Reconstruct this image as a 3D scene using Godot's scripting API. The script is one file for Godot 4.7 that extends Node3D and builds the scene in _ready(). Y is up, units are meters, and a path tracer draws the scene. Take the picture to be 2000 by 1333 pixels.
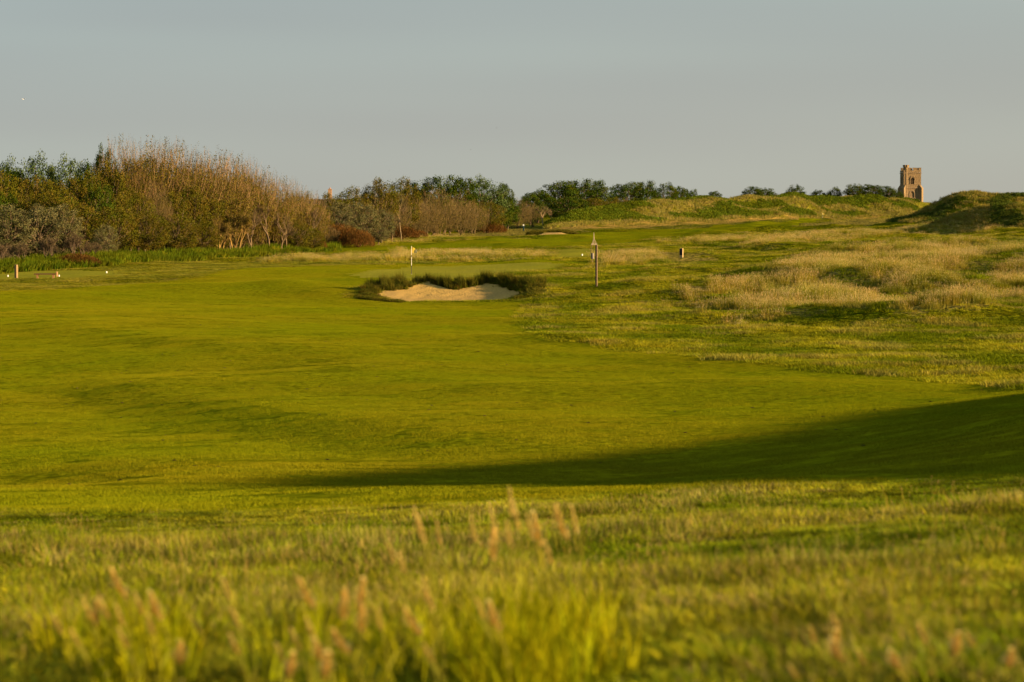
extends Node3D
# Links golf course seen from a low dune at evening: fairway, greens, bunkers, scrub belt, dune ridge, church tower.

const EYE := 5.5            # eye height above the fairways, metres
const FPX := 5000.0         # focal length in photograph pixels (90 mm on 36 mm)
const PITCH := 0.0532
var rng := RandomNumberGenerator.new()
var used_names := {}

# ---------------------------------------------------------------- terrain data
var rr := PackedFloat32Array()      # ring radii
var aa := PackedFloat32Array()      # azimuths
var hh := PackedFloat32Array()      # heights
var zz := PackedByteArray()         # zone of each quad
var NC := 0
var NR := 0
enum {ROUGH, FAIR, GREEN, SAND, TEE, FARFAIR, SAND2, SAND3}
var tan_polys: Array = []
var n_big := FastNoiseLite.new()
var n_mid := FastNoiseLite.new()
var n_small := FastNoiseLite.new()
var n_col := FastNoiseLite.new()

const COLS := [-1500.0, 0.0, 500.0, 1000.0, 1300.0, 1600.0, 2000.0, 3500.0]
const ROWS := [
	[2.0, 3790, 3790, 3790, 3790, 3790, 3780, 3770, 3600],
	[4.0, 2180, 2180, 2180, 2180, 2175, 2165, 2150, 2000],
	[8.0, 1330, 1330, 1325, 1320, 1310, 1295, 1270, 1200],
	[12.0, 1195, 1195, 1185, 1170, 1155, 1135, 1110, 1050],
	[18.0, 1085, 1085, 1075, 1060, 1045, 1025, 1000, 900],
	[26.0, 1020, 1018, 1010, 990, 976, 960, 938, 820],
	[34.0, 990, 985, 975, 962, 950, 925, 882, 700],
	[45.0, 945, 940, 930, 924, 912, 880, 818, 590],
	[60.0, 880, 875, 868, 864, 854, 832, 782, 560],
	[80.0, 785, 780, 778, 775, 768, 758, 745, 565],
	[100.0, 708, 705, 702, 700, 697, 692, 680, 560],
	[125.0, 645, 642, 642, 642, 640, 636, 625, 540],
	[145.0, 612, 608, 610, 612, 606, 598, 580, 510],
	[165.0, 580, 575, 583, 584, 557, 550, 540, 480],
	[185.0, 555, 550, 548, 546, 538, 528, 515, 470],
	[205.0, 540, 535, 530, 529, 523, 512, 498, 455],
	[240.0, 515, 512, 511, 512, 505, 498, 482, 440],
	[290.0, 495, 493, 493, 494, 490, 482, 468, 435],
	[340.0, 480, 479, 479, 480, 476, 468, 456, 430],
	[400.0, 468, 468, 468, 468, 463, 453, 445, 430],
	[450.0, 460, 460, 460, 461, 456, 447, 440, 425],
	[600.0, 445, 445, 445, 445, 441, 437, 434, 420],
	[800.0, 434, 434, 434, 434, 431, 429, 428, 420],
	[1000.0, 427, 427, 427, 427, 427, 426, 425, 420],
	[1600.0, 417, 417, 417, 417, 417, 417, 417, 417],
	[7000.0, 404, 404, 404, 404, 404, 404, 404, 404]]

func py_to_g(d: float, py: float) -> float:
	return -d * tan(atan((py - 666.5) / FPX) + PITCH)

func hermite(xs: Array, ys: PackedFloat32Array, x: float) -> float:
	var n := xs.size()
	if x <= xs[0]: return ys[0]
	if x >= xs[n - 1]: return ys[n - 1]
	var i := 0
	while x > xs[i + 1]: i += 1
	var x0: float = xs[i]
	var x1: float = xs[i + 1]
	var h := x1 - x0
	var t := (x - x0) / h
	var s := (ys[i + 1] - ys[i]) / h
	var m0 := s
	var m1 := s
	if i > 0:
		var sp: float = (ys[i] - ys[i - 1]) / (x0 - xs[i - 1])
		m0 = 0.5 * (s + sp)
	if i < n - 2:
		var sn: float = (ys[i + 2] - ys[i + 1]) / (xs[i + 2] - x1)
		m1 = 0.5 * (s + sn)
	var t2 := t * t
	var t3 := t2 * t
	return (2.0 * t3 - 3.0 * t2 + 1.0) * ys[i] + (t3 - 2.0 * t2 + t) * h * m0 + (3.0 * t2 - 2.0 * t3) * ys[i + 1] + (t3 - t2) * h * m1

func sstep(a: float, b: float, x: float) -> float:
	var t := clampf((x - a) / (b - a), 0.0, 1.0)
	return t * t * (3.0 - 2.0 * t)

func px_x(px: float, d: float) -> float:
	return (px - 1000.0) / FPX * d

# gaussian mounds and hollows: px, depth, amplitude, half width across, half depth, turn
const MOUNDS := [
	[3240, 38, 1.25, 5.5, 9, 0.15], [3850, 30, 1.3, 5.0, 6.0, 0.1], [2000, 430, 5.2, 14, 14, 0.0], [1865, 428, 3.0, 6.5, 10, 0.3], [2000, 364, 3.7, 8.5, 8, 0.3], [2200, 400, 3.4, 13, 18, 0.0],
	[1890, 370, 1.5, 4.5, 6, 0.4], [2060, 330, 1.5, 12, 8, 0.4],
	[1880, 226, 0.5, 9, 8, 0.4], [2000, 246, 0.9, 9, 7, 0.5], [1700, 215, 0.35, 8, 6, 0.3],
	[1440, 128, -0.45, 1.6, 5, 0.5], [1560, 137, 0.35, 4.0, 5, 0.2], [1640, 124, -0.35, 3.0, 4, 0.3], [1850, 130, 0.5, 5.0, 6, 0.2],
	[1500, 176, 0.35, 5, 6, 0.3], [1620, 190, -0.4, 3, 5, 0.4], [1380, 160, 0.25, 3, 4, 0.1], [1900, 172, -0.5, 4, 6, 0.4],
	[1340, 96, 0.22, 2.4, 5, 0.5], [1120, 110, 0.3, 2.2, 5, 0.6],
	[560, 178, 0.45, 3.2, 5, 0.2], [640, 170, 0.3, 2.4, 4, 0.1], [380, 176, 0.3, 4, 5, 0.0],
	[40, 47, -0.22, 2.0, 5, 0.3], [330, 52, 0.14, 3.0, 6, 0.3],
	[700, 92, 0.22, 4, 8, 0.2], [350, 100, 0.25, 5, 8, 0.3], [950, 80, 0.16, 4, 6, 0.3], [1500, 76, 0.18, 4, 6, 0.5],
	[900, 380, 0.5, 12, 10, 0.0], [1080, 420, 0.6, 9, 8, 0.0], [1080, 236, 0.45, 4, 5, 0.0], [1000, 230, 0.3, 3, 5, 0.0],
	
]
# long soft banks: from (px,d) to (px,d): right-hand side raised by amp over width
const BANKS := [
	[150, 84, 800, 55, 0.42, 4.5, 0.0], [-200, 140, 560, 96, 0.3, 6.0, 0.0],
]
const RIDGE_PX := [900.0, 1060.0, 1120.0, 1250.0, 1450.0, 1600.0, 1700.0, 1760.0, 1850.0, 2000.0]
const RIDGE_D := [560.0, 575.0, 590.0, 630.0, 700.0, 760.0, 790.0, 800.0, 830.0, 850.0]
const RIDGE_A := [0.0, 0.0, 3.0, 5.2, 6.6, 6.8, 6.3, 6.0, 4.0, 1.4]

func bunker_back(x: float) -> float:
	return 172.3 + 0.95 * cos((x + 5.7) * 1.5) + 0.6 * n_mid.get_noise_2d(x * 5.0, 3.0)

func carve_bunker(x: float, d: float, g: float) -> float:
	# greenside bunker: a sand face rising to a ragged raised back lip
	var ex := (x + 4.1) / 4.9
	var back := bunker_back(x)
	var side := sstep(1.12, 0.8, absf(ex))
	var lip := exp(-pow((d - back - 1.3) / 1.7, 2.0)) * sstep(1.5, 0.8, absf(ex))
	g += lip * (0.32 + 0.25 * n_mid.get_noise_2d(x * 5.0, 7.0))
	g += 0.35 * exp(-pow((x - 1.6) / 1.5, 2.0) - pow((d - 169.5) / 4.0, 2.0))
	g += 0.22 * exp(-pow((x + 9.4) / 1.3, 2.0) - pow((d - 169.0) / 3.0, 2.0))
	var m := side * sstep(164.6, 166.6, d) * sstep(back + 0.9, back - 0.1, d)
	var sand := -6.36 + 1.05 * pow(clampf((d - 166.8) / 6.2, 0.0, 1.2), 1.4) + 0.35 * maxf(0.0, absf(ex) - 0.45) + 0.05 * n_mid.get_noise_2d(x * 7.0, d * 7.0)
	return lerpf(g, sand, m)

func _build_heights() -> void:
	n_big.seed = 11; n_big.frequency = 0.035; n_big.fractal_octaves = 2
	n_mid.seed = 23; n_mid.frequency = 0.11; n_mid.fractal_octaves = 2
	n_small.seed = 37; n_small.frequency = 0.42; n_small.fractal_octaves = 2
	n_col.seed = 51; n_col.frequency = 0.2; n_col.fractal_octaves = 3
	var r := 1.2
	while r < 7000.0:
		rr.append(r)
		var k := 1.0075
		if r < 5.0: k = 1.06
		elif r > 162.0 and r < 178.0: k = 1.0016
		elif r > 440.0 and r < 468.0: k = 1.003
		elif r > 560.0 and r < 830.0: k = 1.005
		elif r > 1100.0: k = 1.06
		r *= k
	NR = rr.size()
	var inner := 14.5
	var a := -180.0
	while a < -inner:
		aa.append(deg_to_rad(a)); a += 7.0 if a < -40.0 else 1.6
	var ncin := 380
	for i in ncin:
		aa.append(deg_to_rad(-inner + 2.0 * inner * i / (ncin - 1)))
	a = inner + 1.6
	while a < 180.0:
		aa.append(deg_to_rad(a)); a += 7.0 if a > 40.0 else 1.6
	aa.append(PI)
	NC = aa.size()
	hh.resize(NR * NC)
	var lnrows := []
	var gcols := []
	for rrow in ROWS: lnrows.append(log(rrow[0]))
	for c in COLS.size():
		var col := PackedFloat32Array()
		for rrow in ROWS: col.append(py_to_g(rrow[0], rrow[c + 1]))
		gcols.append(col)
	var mnd := []
	for m in MOUNDS:
		mnd.append([px_x(m[0], m[1]), float(m[1]), float(m[2]), float(m[3]), float(m[4]), cos(m[5]), sin(m[5]), 3.2 * maxf(m[3], m[4])])
	var bnk := []
	for b in BANKS:
		var p0 := Vector2(px_x(b[0], b[1]), b[1])
		var p1 := Vector2(px_x(b[2], b[3]), b[3])
		bnk.append([p0, p1, b[4], b[5]])
	for i in NR:
		var rad := rr[i]
		var vals := PackedFloat32Array()
		vals.resize(COLS.size())
		var last_k := -1.0
		for j in NC:
			var az := aa[j]
			var ca := maxf(cos(az), 0.85)
			var d := rad * ca
			if absf(ca - last_k) > 0.0004:
				last_k = ca
				var ld := log(d)
				for c in COLS.size(): vals[c] = hermite(lnrows, gcols[c], ld)
			var px := 1000.0 + FPX * (tan(az) if absf(az) < 1.0 else signf(az) * 1.5)
			var x := rad * sin(az)
			var dz := rad * cos(az)
			var g := hermite(COLS, vals, px)
			if absf(az) < 0.8:
				for m in mnd:
					var dx: float = x - m[0]
					var dd: float = dz - m[1]
					var lim: float = m[7]
					if absf(dx) < lim and absf(dd) < lim:
						var e: float = (dx * m[5] + dd * m[6]) / m[3]
						var f: float = (dd * m[5] - dx * m[6]) / m[4]
						g += m[2] * exp(-e * e - f * f)
				for b in bnk:
					var p0: Vector2 = b[0]
					var p1: Vector2 = b[1]
					var v: Vector2 = p1 - p0
					var w := Vector2(x, dz) - p0
					var t: float = w.dot(v) / v.length_squared()
					var s: float = (w.x * v.y - w.y * v.x) / v.length()   # signed distance
					var along := sstep(-0.25, 0.1, t) * sstep(1.25, 0.9, t)
					var far := exp(-pow(maxf(-s, 0.0) / 16.0, 2.0))
					g += b[2] * along * sstep(b[3] * 0.5, -b[3] * 0.5, s) * far
			# natural undulation
			var roughness := sstep(1180.0, 1500.0, px) * sstep(110.0, 150.0, d)
			roughness = maxf(roughness, sstep(200.0, 260.0, d) * 0.35)
			var near_fade := sstep(10.0, 40.0, d)
			g += n_big.get_noise_2d(x, dz) * (0.16 + 0.75 * roughness) * near_fade
			g += n_mid.get_noise_2d(x, dz * 0.7) * (0.055 + 0.34 * roughness) * sstep(4.0, 30.0, d)
			g += n_small.get_noise_2d(x, dz) * (0.015 + 0.05 * roughness)
			if d > 480.0 and d < 1000.0 and px > 880.0 and px < 2100.0:
				var rdist := _lin(RIDGE_PX, RIDGE_D, px)
				var ramp := _lin(RIDGE_PX, RIDGE_A, px)
				var off := d - rdist
				var gul := n_mid.get_noise_2d(x * 0.55 + off * 0.35, off * 0.18)
				var gul2 := n_big.get_noise_2d(x * 1.3 + off * 0.9 + 300.0, off * 0.5)
				var sig := 26.0 if off < 0.0 else 40.0
				var q := off / sig + 0.28 * gul
				var prof := exp(-pow(absf(q), 1.7))
				g += ramp * prof * (1.0 + 0.05 * gul2) + ramp * 0.16 * (gul + gul2) * prof * sstep(-0.05, -0.5, off / sig)
			if absf(x + 3.5) < 9.0 and d > 160.0 and d < 182.0:
				g = carve_bunker(x, d, g)
			if absf(x - px_x(1080, 450.0)) < 8.0 and d > 440.0 and d < 462.0:
				var bx := (x - px_x(1080, 450.0)) / 3.6
				var bd := (d - 451.5) / 5.0
				var q2 := sqrt(bx * bx + bd * bd)
				g += 0.75 * exp(-pow((d - 458.0) / 3.0, 2.0)) * sstep(1.5, 0.8, absf(bx + 0.1))
				g += sstep(1.05, 0.8, q2) * (-0.5 + 1.0 * sstep(449.0, 456.5, d))
			hh[i * NC + j] = g + EYE

func _lin(xs: Array, ys: Array, x: float) -> float:
	if x <= xs[0]: return ys[0]
	for i in range(1, xs.size()):
		if x <= xs[i]:
			return lerpf(ys[i - 1], ys[i], (x - xs[i - 1]) / (xs[i] - xs[i - 1]))
	return ys[ys.size() - 1]

func ring_of(r: float) -> int:
	return clampi(rr.bsearch(r) - 1, 0, NR - 2)

func col_of(az: float) -> int:
	return clampi(aa.bsearch(az) - 1, 0, NC - 2)

func H(x: float, z: float) -> float:
	var r := sqrt(x * x + z * z)
	var az := atan2(x, -z)
	var i := ring_of(r)
	var j := col_of(az)
	var t := clampf((r - rr[i]) / (rr[i + 1] - rr[i]), 0.0, 1.0)
	var s := clampf((az - aa[j]) / (aa[j + 1] - aa[j]), 0.0, 1.0)
	var b := i * NC + j
	return lerpf(lerpf(hh[b], hh[b + 1], s), lerpf(hh[b + NC], hh[b + NC + 1], s), t)

func zone(x: float, z: float) -> int:
	return zz[ring_of(sqrt(x * x + z * z)) * NC + col_of(atan2(x, -z))]

func nrm(x: float, z: float) -> Vector3:
	var e := 0.5
	return Vector3(H(x - e, z) - H(x + e, z), 2.0 * e, H(x, z - e) - H(x, z + e)).normalized()

func on_ground(px: float, d: float) -> Vector3:
	var x := px_x(px, d)
	return Vector3(x, H(x, -d), -d)

func g_to_py(d: float, g: float) -> float:
	return 666.5 + FPX * tan(atan2(-g, d) - PITCH)

func top_y(py: float, d: float) -> float:
	return EYE + py_to_g(d, py)

func spot(px: float, py: float) -> Vector2:
	# where the line of sight through a photograph pixel first meets the ground: (x, depth)
	var az := atan((px - 1000.0) / FPX)
	var j := col_of(az)
	for i in range(20, NR):
		var d := rr[i] * cos(az)
		if g_to_py(d, hh[i * NC + j] - EYE) <= py or rr[i] > 1500.0:
			return Vector2(rr[i] * sin(az), d)
	return Vector2.ZERO

func poly(pts: Array) -> PackedVector2Array:
	var out := PackedVector2Array()
	for p in pts: out.append(spot(p[0], p[1]))
	return out

func bbox(p: PackedVector2Array) -> Rect2:
	var b := Rect2(p[0], Vector2.ZERO)
	for q in p: b = b.expand(q)
	return b

func inside(x: float, d: float, p: PackedVector2Array, b: Rect2) -> bool:
	return b.has_point(Vector2(x, d)) and Geometry2D.is_point_in_polygon(Vector2(x, d), p)

func _build_zones() -> void:
	var list := []
	var add := func(pts, z):
		var p: PackedVector2Array = poly(pts)
		list.append([p, bbox(p), z])
	add.call([[-1400, 1012], [-100, 1003], [300, 1003], [600, 998], [900, 985], [1200, 968], [1500, 952], [1800, 940], [2100, 926], [2600, 880],
		[2600, 800], [2300, 780], [2000, 759], [1800, 742], [1600, 727], [1400, 704], [1200, 684], [1060, 662], [1018, 640], [1012, 615], [1030, 592],
		[1000, 589], [860, 590], [740, 588], [690, 572], [740, 556], [1010, 532], [1110, 522], [1115, 512], [940, 514], [700, 518], [560, 522], [440, 530], [380, 545], [250, 556], [100, 566], [-100, 572], [-1400, 590]], FAIR)
	add.call([[676, 537], [715, 528], [800, 521], [950, 517], [1050, 515], [1108, 516], [1100, 522], [1040, 530], [970, 538], [900, 545], [770, 546], [700, 543]], GREEN)
	add.call([[620, 488], [760, 480], [900, 470], [1000, 468], [1120, 457], [1250, 450], [1400, 441], [1520, 434], [1560, 427], [1610, 428], [1560, 440], [1420, 452], [1330, 462], [1240, 472], [1170, 479], [1000, 484], [800, 491], [640, 496]], FARFAIR)
	add.call([[1085, 488], [1185, 487], [1185, 504], [1090, 505]], TEE)
	add.call([[-60, 531], [230, 529], [245, 539], [120, 543], [-60, 546]], TEE)
	tan_polys.clear()
	for pts in [
		[[520, 512], [620, 503], [760, 498], [860, 493], [1060, 496], [1075, 504], [900, 510], [760, 512], [600, 514]],
		[[760, 474], [860, 459], [960, 449], [1060, 446], [1150, 450], [1060, 455], [930, 462], [800, 474]],
		[[1175, 504], [1240, 496], [1340, 494], [1390, 506], [1300, 514], [1190, 520]],
		[[1335, 566], [1400, 545], [1500, 522], [1600, 498], [1720, 487], [1850, 478], [2000, 468], [2500, 455], [2500, 600], [2000, 606], [1800, 604], [1600, 604], [1490, 622], [1430, 604], [1370, 585]],
		[[1280, 473], [1500, 461], [1650, 450], [1800, 442], [1950, 428], [2100, 425], [2100, 446], [1900, 455], [1700, 465], [1500, 478]],
		[[1550, 442], [1640, 429], [1750, 414], [1850, 408], [1900, 412], [1800, 428], [1700, 440]],
		[[1850, 372], [1960, 366], [2100, 366], [2100, 400], [1950, 395]]]:
		var p: PackedVector2Array = poly(pts)
		tan_polys.append([p, bbox(p)])
	zz.resize(NR * NC)
	zz.fill(ROUGH)
	var bx2 := px_x(1080, 450.0)
	for i in NR - 1:
		var r := (rr[i] + rr[i + 1]) * 0.5
		if r > 1200.0: break
		for j in NC - 1:
			var az := (aa[j] + aa[j + 1]) * 0.5
			if absf(az) > 0.7: continue
			var x := r * sin(az)
			var d := r * cos(az)
			var z := ROUGH
			var w := 0.5 * n_mid.get_noise_2d(x * 3.0, d * 3.0)
			for q in list:
				if inside(x + w, d + 2.0 * w, q[0], q[1]): z = q[2]
			if d > 163.0 and d < 178.0 and absf(x + 4.0) < 7.0:
				var ex := (x + 4.1) / 4.75
				var back := bunker_back(x) + 0.25 * n_small.get_noise_2d(x * 3.0, 1.0)
				var front: float = 166.2 + 1.9 * sstep(-1.0, 0.7, x) + 1.8 * sstep(-7.6, -8.7, x) + 0.4 * n_mid.get_noise_2d(x * 5.0, 9.0)
				var roof := sqrt(maxf(0.0, 1.0 - ex * ex))
				if absf(ex) < 1.0 and d < lerpf(169.0, back, pow(roof, 0.6)) and d > front: z = SAND
				elif d > 166.0 and absf(ex) < 1.45 and d < back + 2.6: z = ROUGH
			if d > 444.0 and d < 458.0 and absf(x - bx2) < 4.2:
				var e2 := (x - bx2) / 3.7
				var f2 := (d - 451.5) / 4.8
				if e2 * e2 + f2 * f2 < 1.0: z = SAND2
			zz[i * NC + j] = z

func in_tan(x: float, d: float) -> bool:
	for q in tan_polys:
		if inside(x, d, q[0], q[1]): return true
	return false

# ---------------------------------------------------------------- materials
func noise_tex(sd: int, freq: float, lo: float, hi: float, size := 512, oct := 4) -> ImageTexture:
	var n := FastNoiseLite.new()
	n.seed = sd; n.frequency = freq; n.fractal_octaves = oct; n.noise_type = FastNoiseLite.TYPE_SIMPLEX
	var im: Image = n.get_seamless_image(size, size)
	im.convert(Image.FORMAT_RGBA8)
	var out := Image.create(size, size, false, Image.FORMAT_RGBA8)
	for y in size:
		for x in size:
			var v := im.get_pixel(x, y).r
			v = clampf(0.5 + (v - 0.5) * 1.6, 0.0, 1.0)
			v = lerpf(lo, hi, v)
			out.set_pixel(x, y, Color(v, v, v))
	return ImageTexture.create_from_image(out)

func normal_tex(sd: int, freq: float, strength: float, size := 512) -> ImageTexture:
	var n := FastNoiseLite.new()
	n.seed = sd; n.frequency = freq; n.fractal_octaves = 3
	var im: Image = n.get_seamless_image(size, size)
	im.convert(Image.FORMAT_RGBA8)
	im.bump_map_to_normal_map(strength)
	return ImageTexture.create_from_image(im)

func ground_material(sd: int, tile: float, lo: float, hi: float, bump: float) -> StandardMaterial3D:
	var m := StandardMaterial3D.new()
	m.vertex_color_use_as_albedo = true
	m.roughness = 1.0
	m.metallic_specular = 0.0
	m.albedo_texture = noise_tex(sd, 0.016, lo, hi, 1024, 6)
	m.uv1_triplanar = true
	m.uv1_world_triplanar = true
	m.uv1_scale = Vector3.ONE / tile
	m.detail_enabled = true
	m.detail_blend_mode = BaseMaterial3D.BLEND_MODE_MUL
	m.detail_uv_layer = BaseMaterial3D.DETAIL_UV_2
	m.uv2_triplanar = true
	m.uv2_world_triplanar = true
	m.uv2_scale = Vector3.ONE / (tile * 0.37)
	m.detail_albedo = noise_tex(sd + 7, 0.03, lerpf(lo, 1.0, 0.3), 1.0, 512, 5)
	m.normal_enabled = true
	m.normal_texture = normal_tex(sd + 1, 0.03, 10.0)
	m.normal_scale = bump
	return m

func plant_material(back: float) -> StandardMaterial3D:
	var m := StandardMaterial3D.new()
	m.vertex_color_use_as_albedo = true
	m.roughness = 0.75
	m.metallic_specular = 0.06
	m.cull_mode = BaseMaterial3D.CULL_DISABLED
	if back > 0.0:
		m.backlight_enabled = true
		m.backlight = Color(back, back, back * 0.8)
	return m

func solid(c: Color, rough := 0.8) -> StandardMaterial3D:
	var m := StandardMaterial3D.new()
	m.albedo_color = c.linear_to_srgb()
	m.roughness = rough
	m.metallic_specular = 0.3
	return m

func grained(c: Color, rough: float, sd: int, scale: Vector3, lo := 0.7) -> StandardMaterial3D:
	var m := solid(c, rough)
	m.albedo_texture = noise_tex(sd, 0.03, lo, 1.0, 256)
	m.uv1_triplanar = true
	m.uv1_scale = scale
	return m

# ---------------------------------------------------------------- nodes
func numbered(n: String) -> String:
	if not used_names.has(n):
		used_names[n] = 0
		return n
	used_names[n] += 1
	return "%s_%03d" % [n, used_names[n]]

func tag(o: Node, label: String, category: String, group := "") -> void:
	o.set_meta("label", label)
	o.set_meta("category", category)
	if group != "": o.set_meta("group", group)

func thing(called: String, at: Vector3, label: String, category: String, group := "", turn := 0.0) -> Node3D:
	var o := Node3D.new()
	o.name = numbered(called)
	add_child(o)
	o.position = at
	o.rotation.y = turn
	tag(o, label, category, group)
	return o

func part(called: String, mesh: Mesh, mat: Material, parent: Node3D, xf := Transform3D()) -> MeshInstance3D:
	var o := MeshInstance3D.new()
	o.name = called
	o.mesh = mesh
	if mat: o.material_override = mat
	o.transform = xf
	parent.add_child(o, true)
	return o

class Tri:
	var v := PackedVector3Array()
	var c := PackedColorArray()
	var n := PackedVector3Array()
	func tri(a: Vector3, b: Vector3, d: Vector3, col: Color) -> void:
		v.append(a); v.append(b); v.append(d)
		c.append(col); c.append(col); c.append(col)
		var k := (d - a).cross(b - a).normalized()
		n.append(k); n.append(k); n.append(k)
	func quad(a: Vector3, b: Vector3, d: Vector3, e: Vector3, col: Color) -> void:
		tri(a, b, d, col); tri(a, d, e, col)
	func mesh() -> ArrayMesh:
		var arr := []
		arr.resize(Mesh.ARRAY_MAX)
		arr[Mesh.ARRAY_VERTEX] = v
		arr[Mesh.ARRAY_NORMAL] = n
		arr[Mesh.ARRAY_COLOR] = c
		var m := ArrayMesh.new()
		m.add_surface_from_arrays(Mesh.PRIMITIVE_TRIANGLES, arr)
		return m
	func box(c0: Vector3, s: Vector3, col := Color.WHITE) -> void:
		var h := s * 0.5
		var p := []
		for k in 8:
			p.append(c0 + Vector3(h.x if k & 1 else -h.x, h.y if k & 2 else -h.y, h.z if k & 4 else -h.z))
		quad(p[4], p[6], p[7], p[5], col); quad(p[1], p[3], p[2], p[0], col)
		quad(p[5], p[7], p[3], p[1], col); quad(p[0], p[2], p[6], p[4], col)
		quad(p[6], p[2], p[3], p[7], col); quad(p[0], p[4], p[5], p[1], col)
	func tube(a: Vector3, b: Vector3, ra: float, rb: float, sides: int, col: Color) -> void:
		var ax := (b - a).normalized()
		var s := ax.cross(Vector3.FORWARD if absf(ax.z) < 0.9 else Vector3.RIGHT).normalized()
		var t := ax.cross(s)
		for k in sides:
			var w0 := TAU * k / sides
			var w1 := TAU * (k + 1) / sides
			var d0 := s * cos(w0) + t * sin(w0)
			var d1 := s * cos(w1) + t * sin(w1)
			v.append_array([a + d0 * ra, b + d0 * rb, b + d1 * rb, a + d0 * ra, b + d1 * rb, a + d1 * ra])
			n.append_array([d0, d0, d1, d0, d1, d1])
			for q in 6: c.append(col)
	func cap(at: Vector3, up: Vector3, r: float, sides: int, col: Color) -> void:
		var s := up.cross(Vector3.FORWARD if absf(up.z) < 0.9 else Vector3.RIGHT).normalized()
		var t := up.cross(s)
		for k in sides:
			var w0 := TAU * k / sides
			var w1 := TAU * (k + 1) / sides
			v.append_array([at, at + (s * cos(w0) + t * sin(w0)) * r, at + (s * cos(w1) + t * sin(w1)) * r])
			n.append_array([up, up, up])
			for q in 3: c.append(col)

func rv() -> Vector3:
	while true:
		var p := Vector3(rng.randf_range(-1, 1), rng.randf_range(-1, 1), rng.randf_range(-1, 1))
		if p.length_squared() < 1.0 and p.length_squared() > 0.01: return p.normalized()
	return Vector3.UP

func vary(c: Color, a: float) -> Color:
	var k := 1.0 + rng.randf_range(-a, a)
	var h := rng.randf_range(-a, a) * 0.5
	return Color(c.r * k * (1.0 + h), c.g * k, c.b * k * (1.0 - h))

# ---------------------------------------------------------------- terrain mesh
func ground_colour(x: float, d: float, z: int) -> Color:
	var a := n_col.get_noise_2d(x, d)
	var b := n_col.get_noise_2d(x * 0.25 + 90.0, d * 0.25)
	var c: Color
	match z:
		FAIR, FARFAIR: c = Color(0.2, 0.225, 0.004).lerp(Color(0.225, 0.215, 0.006), clampf(0.5 + b, 0, 1))
		TEE: c = Color(0.25, 0.235, 0.02)
		GREEN: c = Color(0.275, 0.25, 0.03).lerp(Color(0.25, 0.24, 0.022), clampf(0.5 + b, 0, 1))
		SAND, SAND2, SAND3: c = Color(0.57, 0.37, 0.11)
		_:
			c = Color(0.1, 0.12, 0.003).lerp(Color(0.19, 0.175, 0.006), clampf(0.5 + 1.3 * b, 0, 1))
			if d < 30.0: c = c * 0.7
			if d < 300.0 and a > 0.25: c = c.lerp(Color(0.22, 0.17, 0.04), 0.5)
			if in_tan(x + 6.0 * a, d + 6.0 * a): c = c.lerp(Color(0.3, 0.225, 0.05), 0.7)
			elif d > 520.0 and d < 900.0:
				var px := 1000.0 + FPX * x / d
				var off := d - _lin(RIDGE_PX, RIDGE_D, px)
				if off > -62.0 and off < -28.0 and px > 1080.0 and px < 1720.0: c = c.lerp(Color(0.4, 0.26, 0.065), clampf(0.6 + a, 0, 1))
				else: c = c.lerp(Color(0.21, 0.18, 0.03), clampf(0.45 + 1.5 * a, 0, 1))
	if z == ROUGH: c = c * (1.35 + 0.45 * sstep(60.0, 100.0, d))
	var av := 0.5 if z == FAIR or z == GREEN else 1.0
	return Color(c.r * (1.0 + 0.2 * a * av), c.g * (1.0 + 0.17 * a * av), c.b)

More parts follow.
